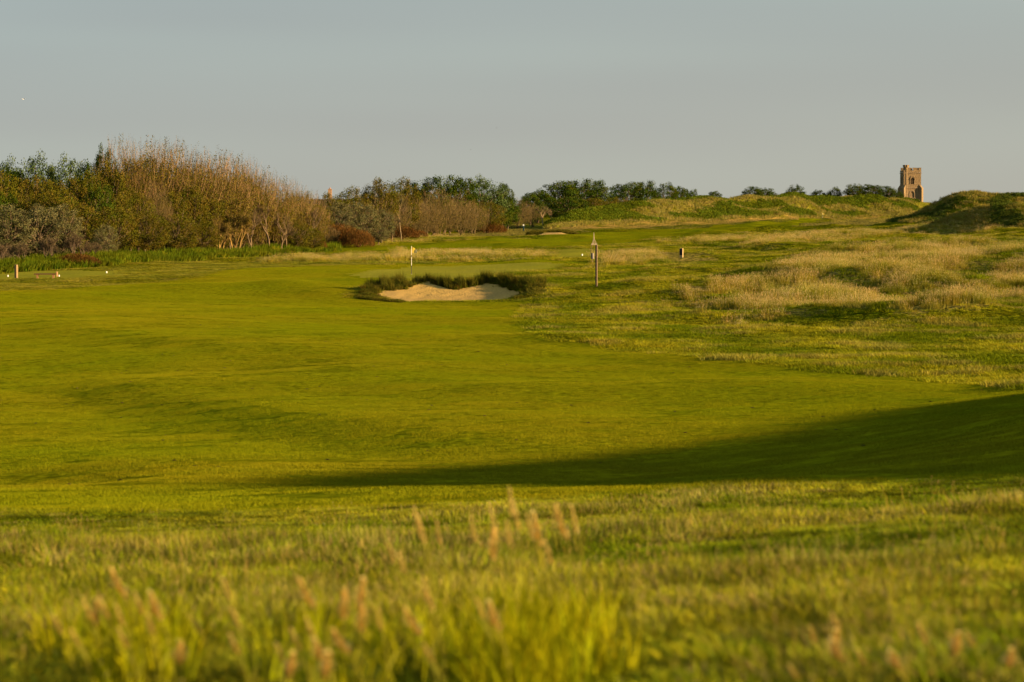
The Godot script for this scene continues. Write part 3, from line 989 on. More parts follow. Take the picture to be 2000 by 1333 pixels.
func _build_trees() -> void:
	bark_m = plant_material(0.0)
	crown_m = plant_material(0.5)
	# name, label, category, group, what the ordinal counts from, direction of counting (0: shared label)
	var L := {
		"pale": ["broadleaf_tree", "pale blue-green broadleaf tree behind the scrub", "tree", "pale broadleaf trees behind the scrub", "the tall willows", -1],
		"mid": ["broadleaf_tree", "mid-green rounded tree in the scrub", "tree", "green trees beside the willows", "the tall willows", -1],
		"willow": ["willow_tree", "tall olive-brown willow with upright twigs", "tree", "tall brown willows", "the green trees", 1],
		"olive": ["scrub_bush", "low olive bush at the foot of the willows", "bush", "olive scrub bushes", "the bench", 1],
		"grey": ["sea_buckthorn_bush", "grey-green layered thorn bush behind the bench", "bush", "grey-green thorn bushes", "the willows", -1],
		"greymid": ["sea_buckthorn_bush", "grey-green thorn bush between red-brown bushes", "bush", "grey-green thorn bushes between the red-brown bushes", "the willows", 1],
		"barel": ["bare_bush", "leafless grey-brown bush with forked stems behind the bench", "bush", "leafless bushes behind the bench", "the willows", -1],
		"stems": ["willow_tree", "leaning golden-lit stems from one base under the willows", "tree", "multi-stemmed golden willows", "the bench", 1],
		"bare": ["bare_tree", "slim leafless pale-trunked tree at the willows' edge", "tree", "leafless pale-trunked trees", "the red-brown bushes", -1],
		"sparse": ["sparse_tree", "thin sparse-leaved treetop against the sky", "tree", "sparse-leaved trees above the scrub", "the tall willows", 1],
		"twig": ["twiggy_tree", "brown twiggy rounded tree in the scrub", "tree", "twiggy brown trees beyond the flag", "the tall willows", 1],
		"twigfar": ["twiggy_tree", "small twiggy tree at the belt's far end", "tree", "twiggy trees at the far end of the belt", "the dune ridge", -1],
		"rust": ["red_brown_bush", "low domed red-brown bush before the scrub", "bush", "red-brown bushes", "the bench", 1],
		"darkmid": ["broadleaf_tree", "dark green broadleaf tree behind the twiggy trees", "tree", "dark green trees behind the twiggy trees", "the tall willows", 1],
		"darkfar": ["broadleaf_tree", "dense dark green tree behind the dune ridge", "tree", "distant dark trees behind the ridge", "the scrub belt", 1],
		"fill": ["scrub_bush", "dull olive bush packed inside the scrub belt among taller trees", "bush", "bushes packed inside the scrub belt", "", 0],
		"sky": ["round_bush", "dark rounded bush on the ridge skyline", "bush", "bushes on the skyline of the ridge", "the church tower", -1],
	}
	var list := [
		["pale", "pale", 15, 300, 312, 120], ["pale", "pale", 75, 302, 303, 110], ["pale", "pale", 130, 305, 308, 100], ["pale", "pale", -60, 300, 305, 130], ["pale", "dark", 172, 300, 320, 80],
		["mid", "dark", 25, 270, 335, 120], ["mid", "olive", 90, 262, 352, 110], ["mid", "dark", 150, 262, 348, 100], ["mid", "olive", -50, 265, 345, 130], ["mid", "dark", 205, 268, 285, 60],
		["willow", "willow", 232, 266, 250, 100], ["willow", "willow", 290, 268, 252, 130], ["willow", "willow", 350, 271, 262, 130], ["willow", "willow", 408, 275, 274, 130], ["willow", "willow", 462, 280, 292, 120],
		["willow", "willow", 510, 285, 316, 105], ["willow", "willow", 552, 290, 336, 90], ["willow", "willow", 592, 296, 358, 80], ["willow", "willow", 320, 276, 256, 130], ["willow", "willow", 435, 284, 282, 120],
		["olive", "olive", 165, 246, 402, 110], ["olive", "olive", 225, 248, 405, 110], ["olive", "olive", 285, 254, 415, 110], ["olive", "olive", 345, 259, 422, 100], ["olive", "olive", 395, 263, 430, 80], ["olive", "olive", 115, 245, 370, 110],
		["olive", "olive", 60, 246, 380, 110], ["olive", "olive", 10, 246, 372, 110], ["olive", "olive", 580, 286, 430, 70], ["olive", "olive", 610, 288, 445, 60],
		["grey", "grey", 15, 226, 400, 110], ["grey", "grey", 75, 228, 398, 110], ["grey", "grey", 125, 230, 400, 90], ["grey", "grey", 205, 240, 440, 65], ["grey", "grey", -50, 224, 405, 120],
		["barel", "thicket", 38, 221, 440, 80], ["barel", "thicket", 95, 223, 430, 80], ["barel", "thicket", 150, 228, 425, 80], ["barel", "thicket", 0, 219, 450, 70], ["barel", "thicket", 180, 232, 445, 60],
		["stems", "stems", 460, 270, 370, 90], ["stems", "stems", 430, 268, 390, 70],
		["bare", "bare", 490, 274, 392, 80], ["bare", "bare", 530, 278, 375, 95], ["bare", "bare", 565, 282, 370, 85], ["bare", "bare", 598, 290, 385, 75], ["bare", "bare", 545, 276, 410, 70], ["bare", "bare", 620, 300, 395, 60],
		["sparse", "sparse", 570, 300, 340, 40], ["sparse", "sparse", 605, 305, 328, 50], ["sparse", "sparse", 718, 372, 332, 46], ["sparse", "sparse", 748, 376, 324, 60], ["sparse", "sparse", 785, 380, 340, 40],
		["greymid", "grey", 660, 340, 395, 80], ["greymid", "grey", 705, 344, 392, 80], ["greymid", "grey", 745, 352, 410, 70], ["greymid", "grey", 740, 346, 440, 50],
		["twig", "olive", 640, 345, 380, 80], ["twig", "olive", 690, 362, 368, 90], ["twig", "olive", 740, 372, 352, 90], ["twig", "twiggy", 770, 385, 365, 80], ["twig", "twiggy", 718, 350, 385, 60], ["twig", "olive", 790, 400, 350, 80],
		["twig", "twiggy", 800, 420, 368, 90], ["twig", "twiggy", 855, 428, 356, 110], ["twig", "twiggy", 900, 445, 376, 80], ["twig", "twiggy", 832, 425, 380, 80], ["twig", "olive", 950, 500, 395, 90], ["twig", "twiggy", 925, 470, 385, 70], ["twig", "bare", 780, 392, 375, 60], ["twig", "bare", 765, 365, 380, 60],
		["darkmid", "dark", 850, 520, 347, 100], ["darkmid", "dark", 895, 525, 343, 100], ["darkmid", "pale", 945, 530, 346, 100], ["darkmid", "dark", 982, 540, 360, 60], ["darkmid", "dark", 810, 520, 358, 80], ["darkmid", "olive", 920, 480, 392, 80], ["darkmid", "dark", 990, 560, 385, 60],
		["twigfar", "twiggy", 1012, 575, 380, 60], ["twigfar", "sparse", 1060, 585, 385, 56], ["twigfar", "twiggy", 1040, 590, 392, 50], ["twigfar", "bare", 1078, 590, 400, 40], ["twigfar", "dark", 1035, 640, 378, 60],
		["darkfar", "dark", 1050, 735, 372, 70], ["darkfar", "dark", 1092, 745, 354, 80], ["darkfar", "dark", 1135, 750, 350, 80], ["darkfar", "dark", 1172, 755, 354, 60], ["darkfar", "dark", 1225, 790, 356, 70], ["darkfar", "dark", 1262, 795, 353, 60], ["darkfar", "dark", 1300, 805, 357, 50], ["darkfar", "dark", 1330, 815, 364, 40], ["darkfar", "dark", 1352, 820, 370, 30], ["darkfar", "dark", 1110, 700, 385, 80], ["darkfar", "olive", 1160, 705, 388, 70], ["darkfar", "olive", 1205, 720, 385, 60],
		["sky", "dark", 1395, 705, 373, 26], ["sky", "dark", 1470, 735, 365, 40], ["sky", "dark", 1495, 738, 367, 36], ["sky", "dark", 1553, 790, 361, 40], ["sky", "dark", 1600, 800, 371, 40], ["sky", "dark", 1630, 800, 365, 26], ["sky", "dark", 1668, 795, 359, 42], ["sky", "dark", 1700, 797, 360, 50], ["sky", "dark", 1732, 800, 364, 36], ["sky", "dark", 1752, 802, 374, 24],
		["rust", "rust", 668, 326, 432, 84], ["rust", "rust", 700, 322, 442, 76], ["rust", "rust", 645, 328, 430, 64], ["rust", "rust", 785, 385, 436, 80], ["rust", "rust", 815, 392, 446, 50], ["rust", "rust", 955, 500, 430, 70], ["rust", "rust", 150, 222, 490, 100], ["rust", "rust", 620, 296, 455, 40],
	]
	# understorey that fills the belt
	var px := -70.0
	while px < 1010.0:
		var prof := _lin([-70.0, 0.0, 150.0, 200.0, 300.0, 400.0, 480.0, 560.0, 620.0, 650.0, 700.0, 740.0, 800.0, 850.0, 960.0, 1010.0], [312.0, 312.0, 316.0, 300.0, 285.0, 305.0, 330.0, 360.0, 376.0, 380.0, 372.0, 360.0, 362.0, 362.0, 362.0, 385.0], px)
		var fd := _lin([-70.0, 0.0, 200.0, 400.0, 590.0, 640.0, 735.0, 850.0, 980.0], [250.0, 255.0, 262.0, 280.0, 312.0, 355.0, 395.0, 480.0, 600.0], px)
		list.append(["fill", "olive", px, fd, prof + rng.randf_range(14.0, 40.0), 95.0])
		list.append(["fill", ["olive", "twiggy", "dark" if px < 200.0 or px > 620.0 else "olive"][rng.randi() % 3], px + 14.0, fd - 10.0, prof + rng.randf_range(50.0, 85.0), 80.0])
		px += 36.0
	var words := ["first", "second", "third", "fourth", "fifth", "sixth", "seventh", "eighth", "ninth", "tenth", "eleventh", "twelfth", "thirteenth", "fourteenth", "fifteenth"]
	for e in list:
		var l: Array = L[e[0]]
		var label: String = l[1]
		if l[5] != 0:
			var n := 0
			for f in list:
				if f[0] == e[0] and (f[2] - e[2]) * l[5] < 0.0: n += 1
			label += ", %s from %s" % [words[n], l[4]]
		plant(l[0], e[1], e[2], e[3], e[4], e[5], label, l[2], l[3])

func leaf_clump(n: int, ls: float, flat: float) -> ArrayMesh:
	var t := Tri.new()
	for k in n:
		var e := rv()
		e.y = absf(e.y)
		leaf(t, Vector3(e.x, e.y * flat, e.z) * pow(rng.randf(), 0.35), e, ls * rng.randf_range(0.6, 1.3), vary(Color(1, 1, 1), 0.28))
	return t.mesh()

func _build_cover() -> void:
	var gm := plant_material(0.6)
	# nettles and tall green herbs along the foot of the scrub
	var s := Scatter.new()
	for k in 2600:
		var px := rng.randf_range(-60, 660)
		var d0 := _lin([-60.0, 0.0, 200.0, 350.0, 500.0, 620.0, 700.0], [206.0, 208.0, 222.0, 240.0, 262.0, 288.0, 322.0], px)
		var d := d0 + rng.randf_range(0.0, 14.0)
		var p := on_ground(px, d)
		s.add(p, rng.randf() * TAU, rng.randf_range(0.8, 1.3), rng.randf_range(0.6, 1.25) * (0.6 + 0.4 * sstep(d0, d0 + 6.0, d)), Vector3.UP, vary(Color(0.055, 0.085, 0.003).lerp(Color(0.13, 0.13, 0.007), pow(rng.randf(), 1.5)), 0.3))
	lay("nettle_growth", s, tuft_mesh(60, 0.5, 0.4, 1.0, 0.06, 0.5, 0.35), gm, "bright green nettles and tall grass along the foot of the scrub", "plants")
	# brambles and bracken on the ridge and the near dune
	var s2 := Scatter.new()
	var s3 := Scatter.new()
	for k in 16000:
		var px := rng.randf_range(1070, 1790)
		var rd := _lin(RIDGE_PX, RIDGE_D, px)
		var off := rng.randf_range(-38.0, 8.0)
		var d := rd + off
		var p := on_ground(px, d)
		var q := n_mid.get_noise_2d(p.x * 0.45 + off * 0.45, off * 0.25 + 400.0)
		if q > 0.08 and off > -34.0:
			s2.add(p, rng.randf() * TAU, rng.randf_range(0.5, 1.6), rng.randf_range(0.4, 1.5), Vector3.UP, vary(Color(0.085, 0.108, 0.006), 0.3))
		elif rng.randf() < 0.6:
			s3.add(p, rng.randf() * TAU, rng.randf_range(1.5, 2.8), rng.randf_range(1.3, 3.2), Vector3.UP, vary(Color(0.15, 0.15, 0.01).lerp(Color(0.27, 0.21, 0.06), rng.randf()), 0.2))
	for k in 8000:
		var px := rng.randf_range(1720, 2150)
		var d := rng.randf_range(345.0, 440.0)
		var p := on_ground(px, d)
		if p.y < 2.6: continue
		var q := n_mid.get_noise_2d(p.x * 0.8, d * 0.8 + 70.0)
		if q > 0.15: s2.add(p, rng.randf() * TAU, rng.randf_range(0.35, 0.8), rng.randf_range(0.4, 0.7), Vector3.UP, vary(Color(0.065, 0.085, 0.01), 0.25))
		else: s3.add(p, rng.randf() * TAU, rng.randf_range(1.0, 1.8), rng.randf_range(1.2, 2.2), Vector3.UP, vary(Color(0.17, 0.15, 0.018).lerp(Color(0.25, 0.19, 0.05), rng.randf()), 0.2))
	lay("bramble_cover", s2, leaf_clump(150, 0.2, 0.8), gm, "green bramble and bracken cover on the dune ridge and near dune", "plants")
	lay("dune_grass", s3, tuft_mesh(40, 0.4, 0.1, 0.34, 0.03, 0.8, 0.3), gm, "yellow-green dune grass on the ridge and near dune", "grass")
	# fringe of the bunker
	var s4 := Scatter.new()
	for k in 7000:
		var x := rng.randf_range(-10.0, 2.6)
		var d := rng.randf_range(163.5, 176.0)
		if zone(x, -d) == SAND: continue
		var ex := (x + 4.0) / 4.9
		var ed := (d - 169.0) / 3.9
		var q := ex * ex + ed * ed
		if absf(ex) > 1.25 or d > bunker_back(x) + 2.0 or q > 2.2 or (d < 167.0 and x < 0.0 and x > -7.0): continue
		var hgt := 0.5 + 0.6 * sstep(169.0, 171.5, d)
		if d < 169.0: hgt = 0.3
		hgt *= rng.randf_range(0.6, 1.25) * clampf(0.8 + 0.8 * n_mid.get_noise_2d(x * 9.0, d * 3.0), 0.35, 1.2)
		s4.add(Vector3(x, H(x, -d), -d), rng.randf() * TAU, rng.randf_range(0.7, 1.2), hgt, Vector3.UP, vary(Color(0.07, 0.08, 0.005).lerp(Color(0.13, 0.09, 0.016), rng.randf() * 0.7), 0.3))
	lay("bunker_fringe_grass", s4, tuft_mesh(40, 0.16, 0.35, 0.75, 0.016, 0.35, 0.3), gm, "long dark grass fringing the top of the bunker below the flag", "grass")
	var s6 := Scatter.new()
	for k in 5000:
		var x := rng.randf_range(9.0, 24.0)
		var d := rng.randf_range(20.0, 60.0)
		if x / d < 0.235: continue
		s6.add(Vector3(x, H(x, -d), -d), rng.randf() * TAU, rng.randf_range(0.8, 1.3), rng.randf_range(0.5, 1.3), Vector3.UP, vary(Color(1, 1, 1), 0.25))
	lay("seeding_grass", s6, seed_tuft(16, 0.35, 0.3, 0.7, Color(0.15, 0.15, 0.015), Color(0.4, 0.28, 0.1), 0.13, 0.03, 9), gm, "tall seeding grass on the dune beside the shaded fairway slope", "grass")
	# far bunker lip
	var s5 := Scatter.new()
	for k in 700:
		var x := px_x(1080, 450.0) + rng.randf_range(-4.6, 4.6)
		var d := rng.randf_range(455.5, 459.5)
		if zone(x, -d) == SAND2: continue
		s5.add(Vector3(x, H(x, -d), -d), rng.randf() * TAU, 1.4, rng.randf_range(0.4, 0.8), Vector3.UP, vary(Color(0.09, 0.08, 0.01), 0.2))
	lay("bunker_fringe_grass", s5, tuft_mesh(40, 0.16, 0.35, 0.75, 0.016, 0.35, 0.3), gm, "dark grass on the lip of the small far bunker", "grass")

# ---------------------------------------------------------------- objects
func boxm(c: Vector3, s: Vector3) -> ArrayMesh:
	var t := Tri.new()
	t.box(c, s)
	return t.mesh()

func chamfer_post(w: float, dpt: float, h: float, b: float) -> ArrayMesh:
	# square post with chamfered long edges and a weathered, bevelled head
	var t := Tri.new()
	var ring := func(y: float, k: float) -> Array:
		var x := w * 0.5 * k
		var z := dpt * 0.5 * k
		var e := b * k
		return [Vector3(x - e, y, z), Vector3(x, y, z - e), Vector3(x, y, -z + e), Vector3(x - e, y, -z), Vector3(-x + e, y, -z), Vector3(-x, y, -z + e), Vector3(-x, y, z - e), Vector3(-x + e, y, z)]
	var r0: Array = ring.call(-0.3, 1.0)
	var r1: Array = ring.call(h - b, 1.0)
	var r2: Array = ring.call(h, 0.8)
	for k in 8:
		var m := (k + 1) % 8
		t.quad(r0[k], r1[k], r1[m], r0[m], Color.WHITE)
		t.quad(r1[k], r2[k], r2[m], r1[m], Color.WHITE)
		t.tri(r2[k], Vector3(0, h, 0), r2[m], Color.WHITE)
	return t.mesh()

func at_px(px: float, py: float) -> Vector3:
	var p := spot(px, py)
	return Vector3(p.x, H(p.x, -p.y), -p.y)

func flagstick(p: Vector3, label: String, hgt: float) -> void:
	var o := thing("golf_flag", p, label, "golf flag", "", 0.0)
	var white := solid(Color(0.75, 0.7, 0.6), 0.5)
	var dark := solid(Color(0.035, 0.03, 0.03), 0.5)
	var t := Tri.new()
	t.tube(Vector3(0, -0.1, 0), Vector3(0, hgt, 0), 0.018, 0.014, 8, Color.WHITE)
	t.cap(Vector3(0, hgt, 0), Vector3.UP, 0.014, 8, Color.WHITE)
	var pole := part("pole", t.mesh(), white, o)
	for b in [[0.0, 0.31], [0.62, 0.68]]:
		var u := Tri.new()
		u.tube(Vector3(0, hgt * b[0], 0), Vector3(0, hgt * b[1], 0), 0.021, 0.02, 8, Color.WHITE)
		part("band", u.mesh(), dark, pole)
	# cloth hanging from the top, blown to the right and drooping
	var f := Tri.new()
	var nx := 10
	var ny := 8
	var pos := func(i: int, j: int) -> Vector3:
		var s := float(i) / nx
		var v := float(j) / ny
		var x := s * (0.38 + 0.14 * v)
		var y := hgt - 0.01 - v * 0.48 - s * (0.2 - 0.16 * v) * (1.0 + 0.4 * s)
		return Vector3(0.014 + x, y, 0.05 * sin(s * 7.0 + v * 2.0) * s + 0.02 * s)
	for i in nx:
		for j in ny:
			var a: Vector3 = pos.call(i, j)
			var b: Vector3 = pos.call(i + 1, j)
			var c: Vector3 = pos.call(i + 1, j + 1)
			var d: Vector3 = pos.call(i, j + 1)
			f.quad(a, b, c, d, Color.WHITE)
	var fm := solid(Color(0.6, 0.4, 0.004), 0.9)
	fm.cull_mode = BaseMaterial3D.CULL_DISABLED
	fm.backlight_enabled = true
	fm.backlight = Color(0.6, 0.6, 0.6)
	part("flag", f.mesh(), fm, o)
	var cup := Tri.new()
	cup.tube(Vector3(0, 0.0, 0), Vector3(0, 0.006, 0), 0.056, 0.056, 12, Color.WHITE)
	part("hole_rim", cup.mesh(), white, o)

func bell_post() -> void:
	var p := at_px(1165, 560)
	var o := thing("bell_post", p, "tall timber post with a cylinder hung from its bracket, right of the bunker", "post", "", 0.0)
	var m := -p.z / FPX    # metres per photograph pixel there
	var wm := grained(Color(0.2, 0.135, 0.075), 0.85, 301, Vector3(6, 0.8, 6), 0.6)
	var pale := grained(Color(0.52, 0.4, 0.25), 0.8, 302, Vector3(4, 4, 4), 0.75)
	var met := grained(Color(0.26, 0.22, 0.17), 0.55, 303, Vector3(5, 5, 5), 0.7)
	var h := 81.0 * m
	part("post", chamfer_post(0.125, 0.125, h, 0.012), wm, o, Transform3D(Basis(Vector3.UP, -0.45), Vector3.ZERO))
	var top := Vector3(-5.0 * m, h, 0)
	# flat bracket block on the post head, reaching to the left
	var t := Tri.new()
	t.box(Vector3(-4.5 * m, h + 1.2 * m, 0), Vector3(11.5 * m, 2.2 * m, 0.12))
	t.box(Vector3(-7.5 * m, h + 2.6 * m, 0), Vector3(5.0 * m, 1.8 * m, 0.1))
	t.box(Vector3(-1.2 * m, h + 3.0 * m, 0), Vector3(4.0 * m, 1.5 * m, 0.09))
	part("bracket", t.mesh(), pale, o)
	# four thin struts leaning together under the finial
	var apex := Vector3(-5.0 * m, h + 14.0 * m, 0)
	for q in [[-8.5, 0.06], [-7.5, -0.06], [0.6, 0.05], [-1.0, -0.06]]:
		var u := Tri.new()
		u.tube(Vector3(q[0] * m, h + 3.2 * m, q[1]), apex + Vector3(0.2 * signf(q[0] + 4.0) * m, rng.randf_range(-2.0, 0.0) * m, 0), 0.009, 0.007, 6, Color.WHITE)
		part("strut", u.mesh(), pale, o)
	var s := Tri.new()
	s.tube(Vector3(-5.2 * m, h + 3.0 * m, 0), Vector3(-5.2 * m, h + 9.0 * m, 0), 0.03, 0.02, 8, Color.WHITE)
	s.tube(Vector3(-5.2 * m, h + 9.0 * m, 0), Vector3(-5.2 * m, h + 14.0 * m, 0), 0.02, 0.034, 8, Color.WHITE)
	s.tube(Vector3(-5.2 * m, h + 14.0 * m, 0), Vector3(-5.2 * m, h + 17.0 * m, 0), 0.034, 0.016, 8, Color.WHITE)
	s.tube(Vector3(-5.2 * m, h + 17.0 * m, 0), Vector3(-5.2 * m, h + 24.5 * m, 0), 0.022, 0.012, 8, Color.WHITE)
	part("finial", s.mesh(), pale, o)
	# hung cylinder
	var cx := -7.3 * m
	var cy := h - 21.5 * m
	var c := Tri.new()
	c.tube(Vector3(cx, cy - 5.6 * m, 0), Vector3(cx - 0.5 * m, cy + 5.6 * m, 0), 3.1 * m, 3.3 * m, 16, Color.WHITE)
	c.cap(Vector3(cx, cy - 5.6 * m, 0), Vector3.DOWN, 3.1 * m, 16, Color.WHITE)
	c.tube(Vector3(cx - 0.5 * m, cy + 5.6 * m, 0), Vector3(cx - 0.5 * m, cy + 5.5 * m, 0), 3.3 * m, 2.8 * m, 16, Color.WHITE)
	c.tube(Vector3(cx - 0.5 * m, cy + 5.5 * m, 0), Vector3(cx - 0.3 * m, cy + 1.0 * m, 0), 2.8 * m, 2.7 * m, 16, Color.WHITE)
	part("hanging_cylinder", c.mesh(), met, o)
	for q in [-3.1, 2.3]:
		var u := Tri.new()
		u.tube(Vector3(cx - 0.5 * m + q * m, cy + 5.0 * m, 0), Vector3(cx - 0.2 * m + q * 0.75 * m, h + 0.6 * m, 0), 0.02 if q < 0.0 else 0.009, 0.02 if q < 0.0 else 0.009, 6, Color.WHITE)
		part("strap", u.mesh(), wm if q < 0.0 else met, o)
	var k := Tri.new()
	k.tube(Vector3(cx - 0.3 * m, cy - 12.0 * m, 0), Vector3(cx - 0.2 * m, cy - 5.0 * m, 0), 0.008, 0.008, 6, Color.WHITE)
	part("pull_cord", k.mesh(), met, o)

func _build_objects() -> void:
	flagstick(at_px(803.5, 537), "yellow golf flag on a banded pole above the bunker", 2.13)
	flagstick(on_ground(1606, 690.0), "small distant yellow golf flag on the far green before the ridge", 2.13)
	bell_post()
	var wood_l := grained(Color(0.34, 0.22, 0.1), 0.85, 311, Vector3(6, 0.8, 6), 0.65)
	var p := at_px(31, 544)
	var o := thing("marker_post", p, "square timber marker post standing on the tee near the bench", "post", "", 0.0)
	part("post", chamfer_post(0.2, 0.2, 26.5 * -p.z / FPX, 0.015), wood_l, o, Transform3D(Basis(Vector3.UP, -0.5), Vector3.ZERO))
	# dark faced marker post in the rough
	p = at_px(1331, 503)
	var m := -p.z / FPX
	o = thing("marker_post", p, "short marker post with a black face in the rough", "post", "", -0.3)
	part("post", chamfer_post(0.3, 0.3, 18.0 * m, 0.02), grained(Color(0.5, 0.36, 0.16), 0.85, 312, Vector3(6, 0.8, 6), 0.75), o)
	part("face_panel", boxm(Vector3(0, 11.0 * m, 0.155), Vector3(0.27, 13.0 * m, 0.012)), solid(Color(0.012, 0.012, 0.014), 0.5), o)
	# bench
	p = at_px(88, 545)
	m = -p.z / FPX
	o = thing("bench", p, "low backless wooden plank bench on the tee", "bench", "", 0.06)
	var bw := grained(Color(0.36, 0.19, 0.07), 0.8, 313, Vector3(1, 6, 6), 0.65)
	var sw := grained(Color(0.13, 0.06, 0.025), 0.8, 317, Vector3(1, 6, 6), 0.65)
	for k in 3:
		part("seat_plank", boxm(Vector3(0, 8.6 * m, -0.13 + 0.13 * k), Vector3(43.0 * m, 0.085, 0.115)), sw, o)
	for s in [-1, 1]:
		var t := Tri.new()
		t.box(Vector3(s * 15.5 * m, 3.6 * m, -0.1), Vector3(0.13, 9.0 * m, 0.1))
		t.box(Vector3(s * 15.5 * m, 3.6 * m, 0.1), Vector3(0.13, 9.0 * m, 0.1))
		t.box(Vector3(s * 15.5 * m, 7.2 * m, 0.0), Vector3(0.15, 0.07, 0.34))
		part("leg", t.mesh(), bw, o)
	p = at_px(110.5, 541)
	o = thing("bollard", p, "small wooden bollard at the end of the bench", "bollard", "", 0.3)
	part("post", chamfer_post(0.14, 0.14, 9.5 * -p.z / FPX, 0.02), grained(Color(0.45, 0.27, 0.12), 0.8, 314, Vector3(5, 1, 5), 0.7), o)
	# tee markers
	for q in [[14.5, 541.5, 0], [114.5, 541.5, 0], [207.5, 534.0, 0], [1034.5, 502.5, 1], [1045.0, 500.5, 1], [1137.0, 501.0, 1]]:
		var at := at_px(q[0], q[1])
		var w := thing("tee_marker", at, ["white tee marker on the tee beside the bench", "white tee marker on the tee behind the flag green"][q[2]], "tee marker", ["tee markers beside the bench", "tee markers behind the flag green"][q[2]])
		var t := Tri.new()
		var r := 1.5 * -at.z / FPX
		t.tube(Vector3(0, -0.05, 0), Vector3(0, r * 1.6, 0), r * 0.8, r, 10, Color.WHITE)
		t.tube(Vector3(0, r * 1.6, 0), Vector3(0, r * 2.3, 0), r, r * 0.5, 10, Color.WHITE)
		t.cap(Vector3(0, r * 2.3, 0), Vector3.UP, r * 0.5, 10, Color.WHITE)
		part("marker_body", t.mesh(), solid(Color(0.78, 0.72, 0.66), 0.5), w)
	# dark post with a white head by the end of the scrub
	p = on_ground(1022.5, 540.0)
	m = -p.z / FPX
	o = thing("marker_post", p, "thin dark post with a white head before the far scrub", "post")
	part("post", chamfer_post(0.34, 0.3, 9.5 * m, 0.03), solid(Color(0.01, 0.03, 0.035), 0.6), o)
	part("head", boxm(Vector3(0, 11.0 * m, 0), Vector3(0.3, 3.0 * m, 0.26)), solid(Color(0.7, 0.7, 0.66), 0.6), o)
	_house()
	_tower()
	# birds
	for q in [[970, 250, 300.0, 0.5, 0], [919, 293, 320.0, 0.4, 0], [48, 194, 330.0, 1.1, 1], [760, 334, 340.0, 0.3, 0]]:
		var d: float = q[2]
		var at := Vector3(px_x(q[0], d), top_y(q[1], d), -d)
		var b := thing("bird", at, ["small dark bird flying in the grey sky", "pale gull gliding in the sky above the scrub"][q[4]], "bird", ["dark birds in the sky", ""][q[4]])
		var t := Tri.new()
		var s: float = q[3] * 0.5
		var pts := [[-0.3, 0.0, 0.02], [-0.12, 0.01, 0.075], [0.1, 0.01, 0.07], [0.24, 0.04, 0.05], [0.32, 0.03, 0.015]]
		for k in 4:
			t.tube(Vector3(pts[k][0], pts[k][1], 0) * s, Vector3(pts[k + 1][0], pts[k + 1][1], 0) * s, pts[k][2] * s, pts[k + 1][2] * s, 8, Color.WHITE)
		for sd in [-1.0, 1.0]:
			var w0 := Vector3(0.12, 0.04, 0.05 * sd) * s
			var w1 := Vector3(-0.1, 0.04, 0.05 * sd) * s
			var e0 := Vector3(0.16, 0.2, 0.5 * sd) * s
			var e1 := Vector3(-0.06, 0.19, 0.5 * sd) * s
			var tip := Vector3(-0.1, 0.12, 1.0 * sd) * s
			var up := Vector3(0, 0.02, 0) * s
			t.quad(w0, e0, e1, w1, Color.WHITE); t.tri(e0, tip, e1, Color.WHITE)
			t.quad(w0 - up, w1 - up, e1 - up, e0 - up, Color.WHITE); t.tri(e0 - up, e1 - up, tip, Color.WHITE)
		b.rotation.y = 1.1
		var bm := solid([Color(0.03, 0.03, 0.03), Color(0.7, 0.7, 0.68)][q[4]], 0.7)
		bm.cull_mode = BaseMaterial3D.CULL_DISABLED
		part("body", t.mesh(), bm, b)

func _house() -> void:
	var d := 520.0
	var p := on_ground(642, d)
	var o := thing("house", p, "house whose pale chimney peeps above the scrub beside the sparse trees", "house")
	var ridge := top_y(389, d) - p.y
	part("wall", boxm(Vector3(0, ridge * 0.3, 0), Vector3(9.0, ridge * 0.6, 6.0)), grained(Color(0.5, 0.42, 0.32), 0.9, 321, Vector3(0.5, 0.5, 0.5), 0.8), o)
	var t := Tri.new()
	var e := ridge * 0.6
	var a := [Vector3(-4.8, e, 3.3), Vector3(4.8, e, 3.3), Vector3(4.8, ridge, 0), Vector3(-4.8, ridge, 0), Vector3(-4.8, e, -3.3), Vector3(4.8, e, -3.3)]
	t.quad(a[0], a[3], a[2], a[1], Color.WHITE); t.quad(a[5], a[2], a[3], a[4], Color.WHITE)
	t.tri(a[0], a[4], a[3], Color.WHITE); t.tri(a[1], a[2], a[5], Color.WHITE); t.quad(a[0], a[1], a[5], a[4], Color.WHITE)
	var roof := part("roof", t.mesh(), grained(Color(0.15, 0.1, 0.08), 0.9, 322, Vector3(0.6, 0.6, 0.6), 0.7), o)
	var c := Tri.new()
	c.box(Vector3(0.3, ridge + 0.6, 0), Vector3(0.75, 2.6, 0.6))
	c.box(Vector3(0.3, ridge + 1.96, 0), Vector3(0.86, 0.12, 0.72))
	part("chimney", c.mesh(), grained(Color(0.5, 0.3, 0.17), 0.9, 323, Vector3(1, 1, 1), 0.7), roof)
	var k := Tri.new()
	k.tube(Vector3(0.3, ridge + 2.0, 0), Vector3(0.3, ridge + 2.3, 0), 0.14, 0.11, 8, Color.WHITE)
	part("chimney_pot", k.mesh(), solid(Color(0.35, 0.16, 0.08), 0.9), roof)

func arch(w: float, h: float, spring: float, n := 8) -> PackedVector2Array:
	# pointed arch outline standing on y = 0
	var out := PackedVector2Array([Vector2(-w * 0.5, 0), Vector2(w * 0.5, 0)])
	for k in n + 1:
		var t := float(k) / n
		out.append(Vector2(w * 0.5 * cos(t * PI * 0.5), spring + (h - spring) * pow(sin(t * PI * 0.5), 0.85)))
	for k in range(n - 1, -1, -1):
		var t := float(k) / n
		out.append(Vector2(-w * 0.5 * cos(t * PI * 0.5), spring + (h - spring) * pow(sin(t * PI * 0.5), 0.85)))
	return out

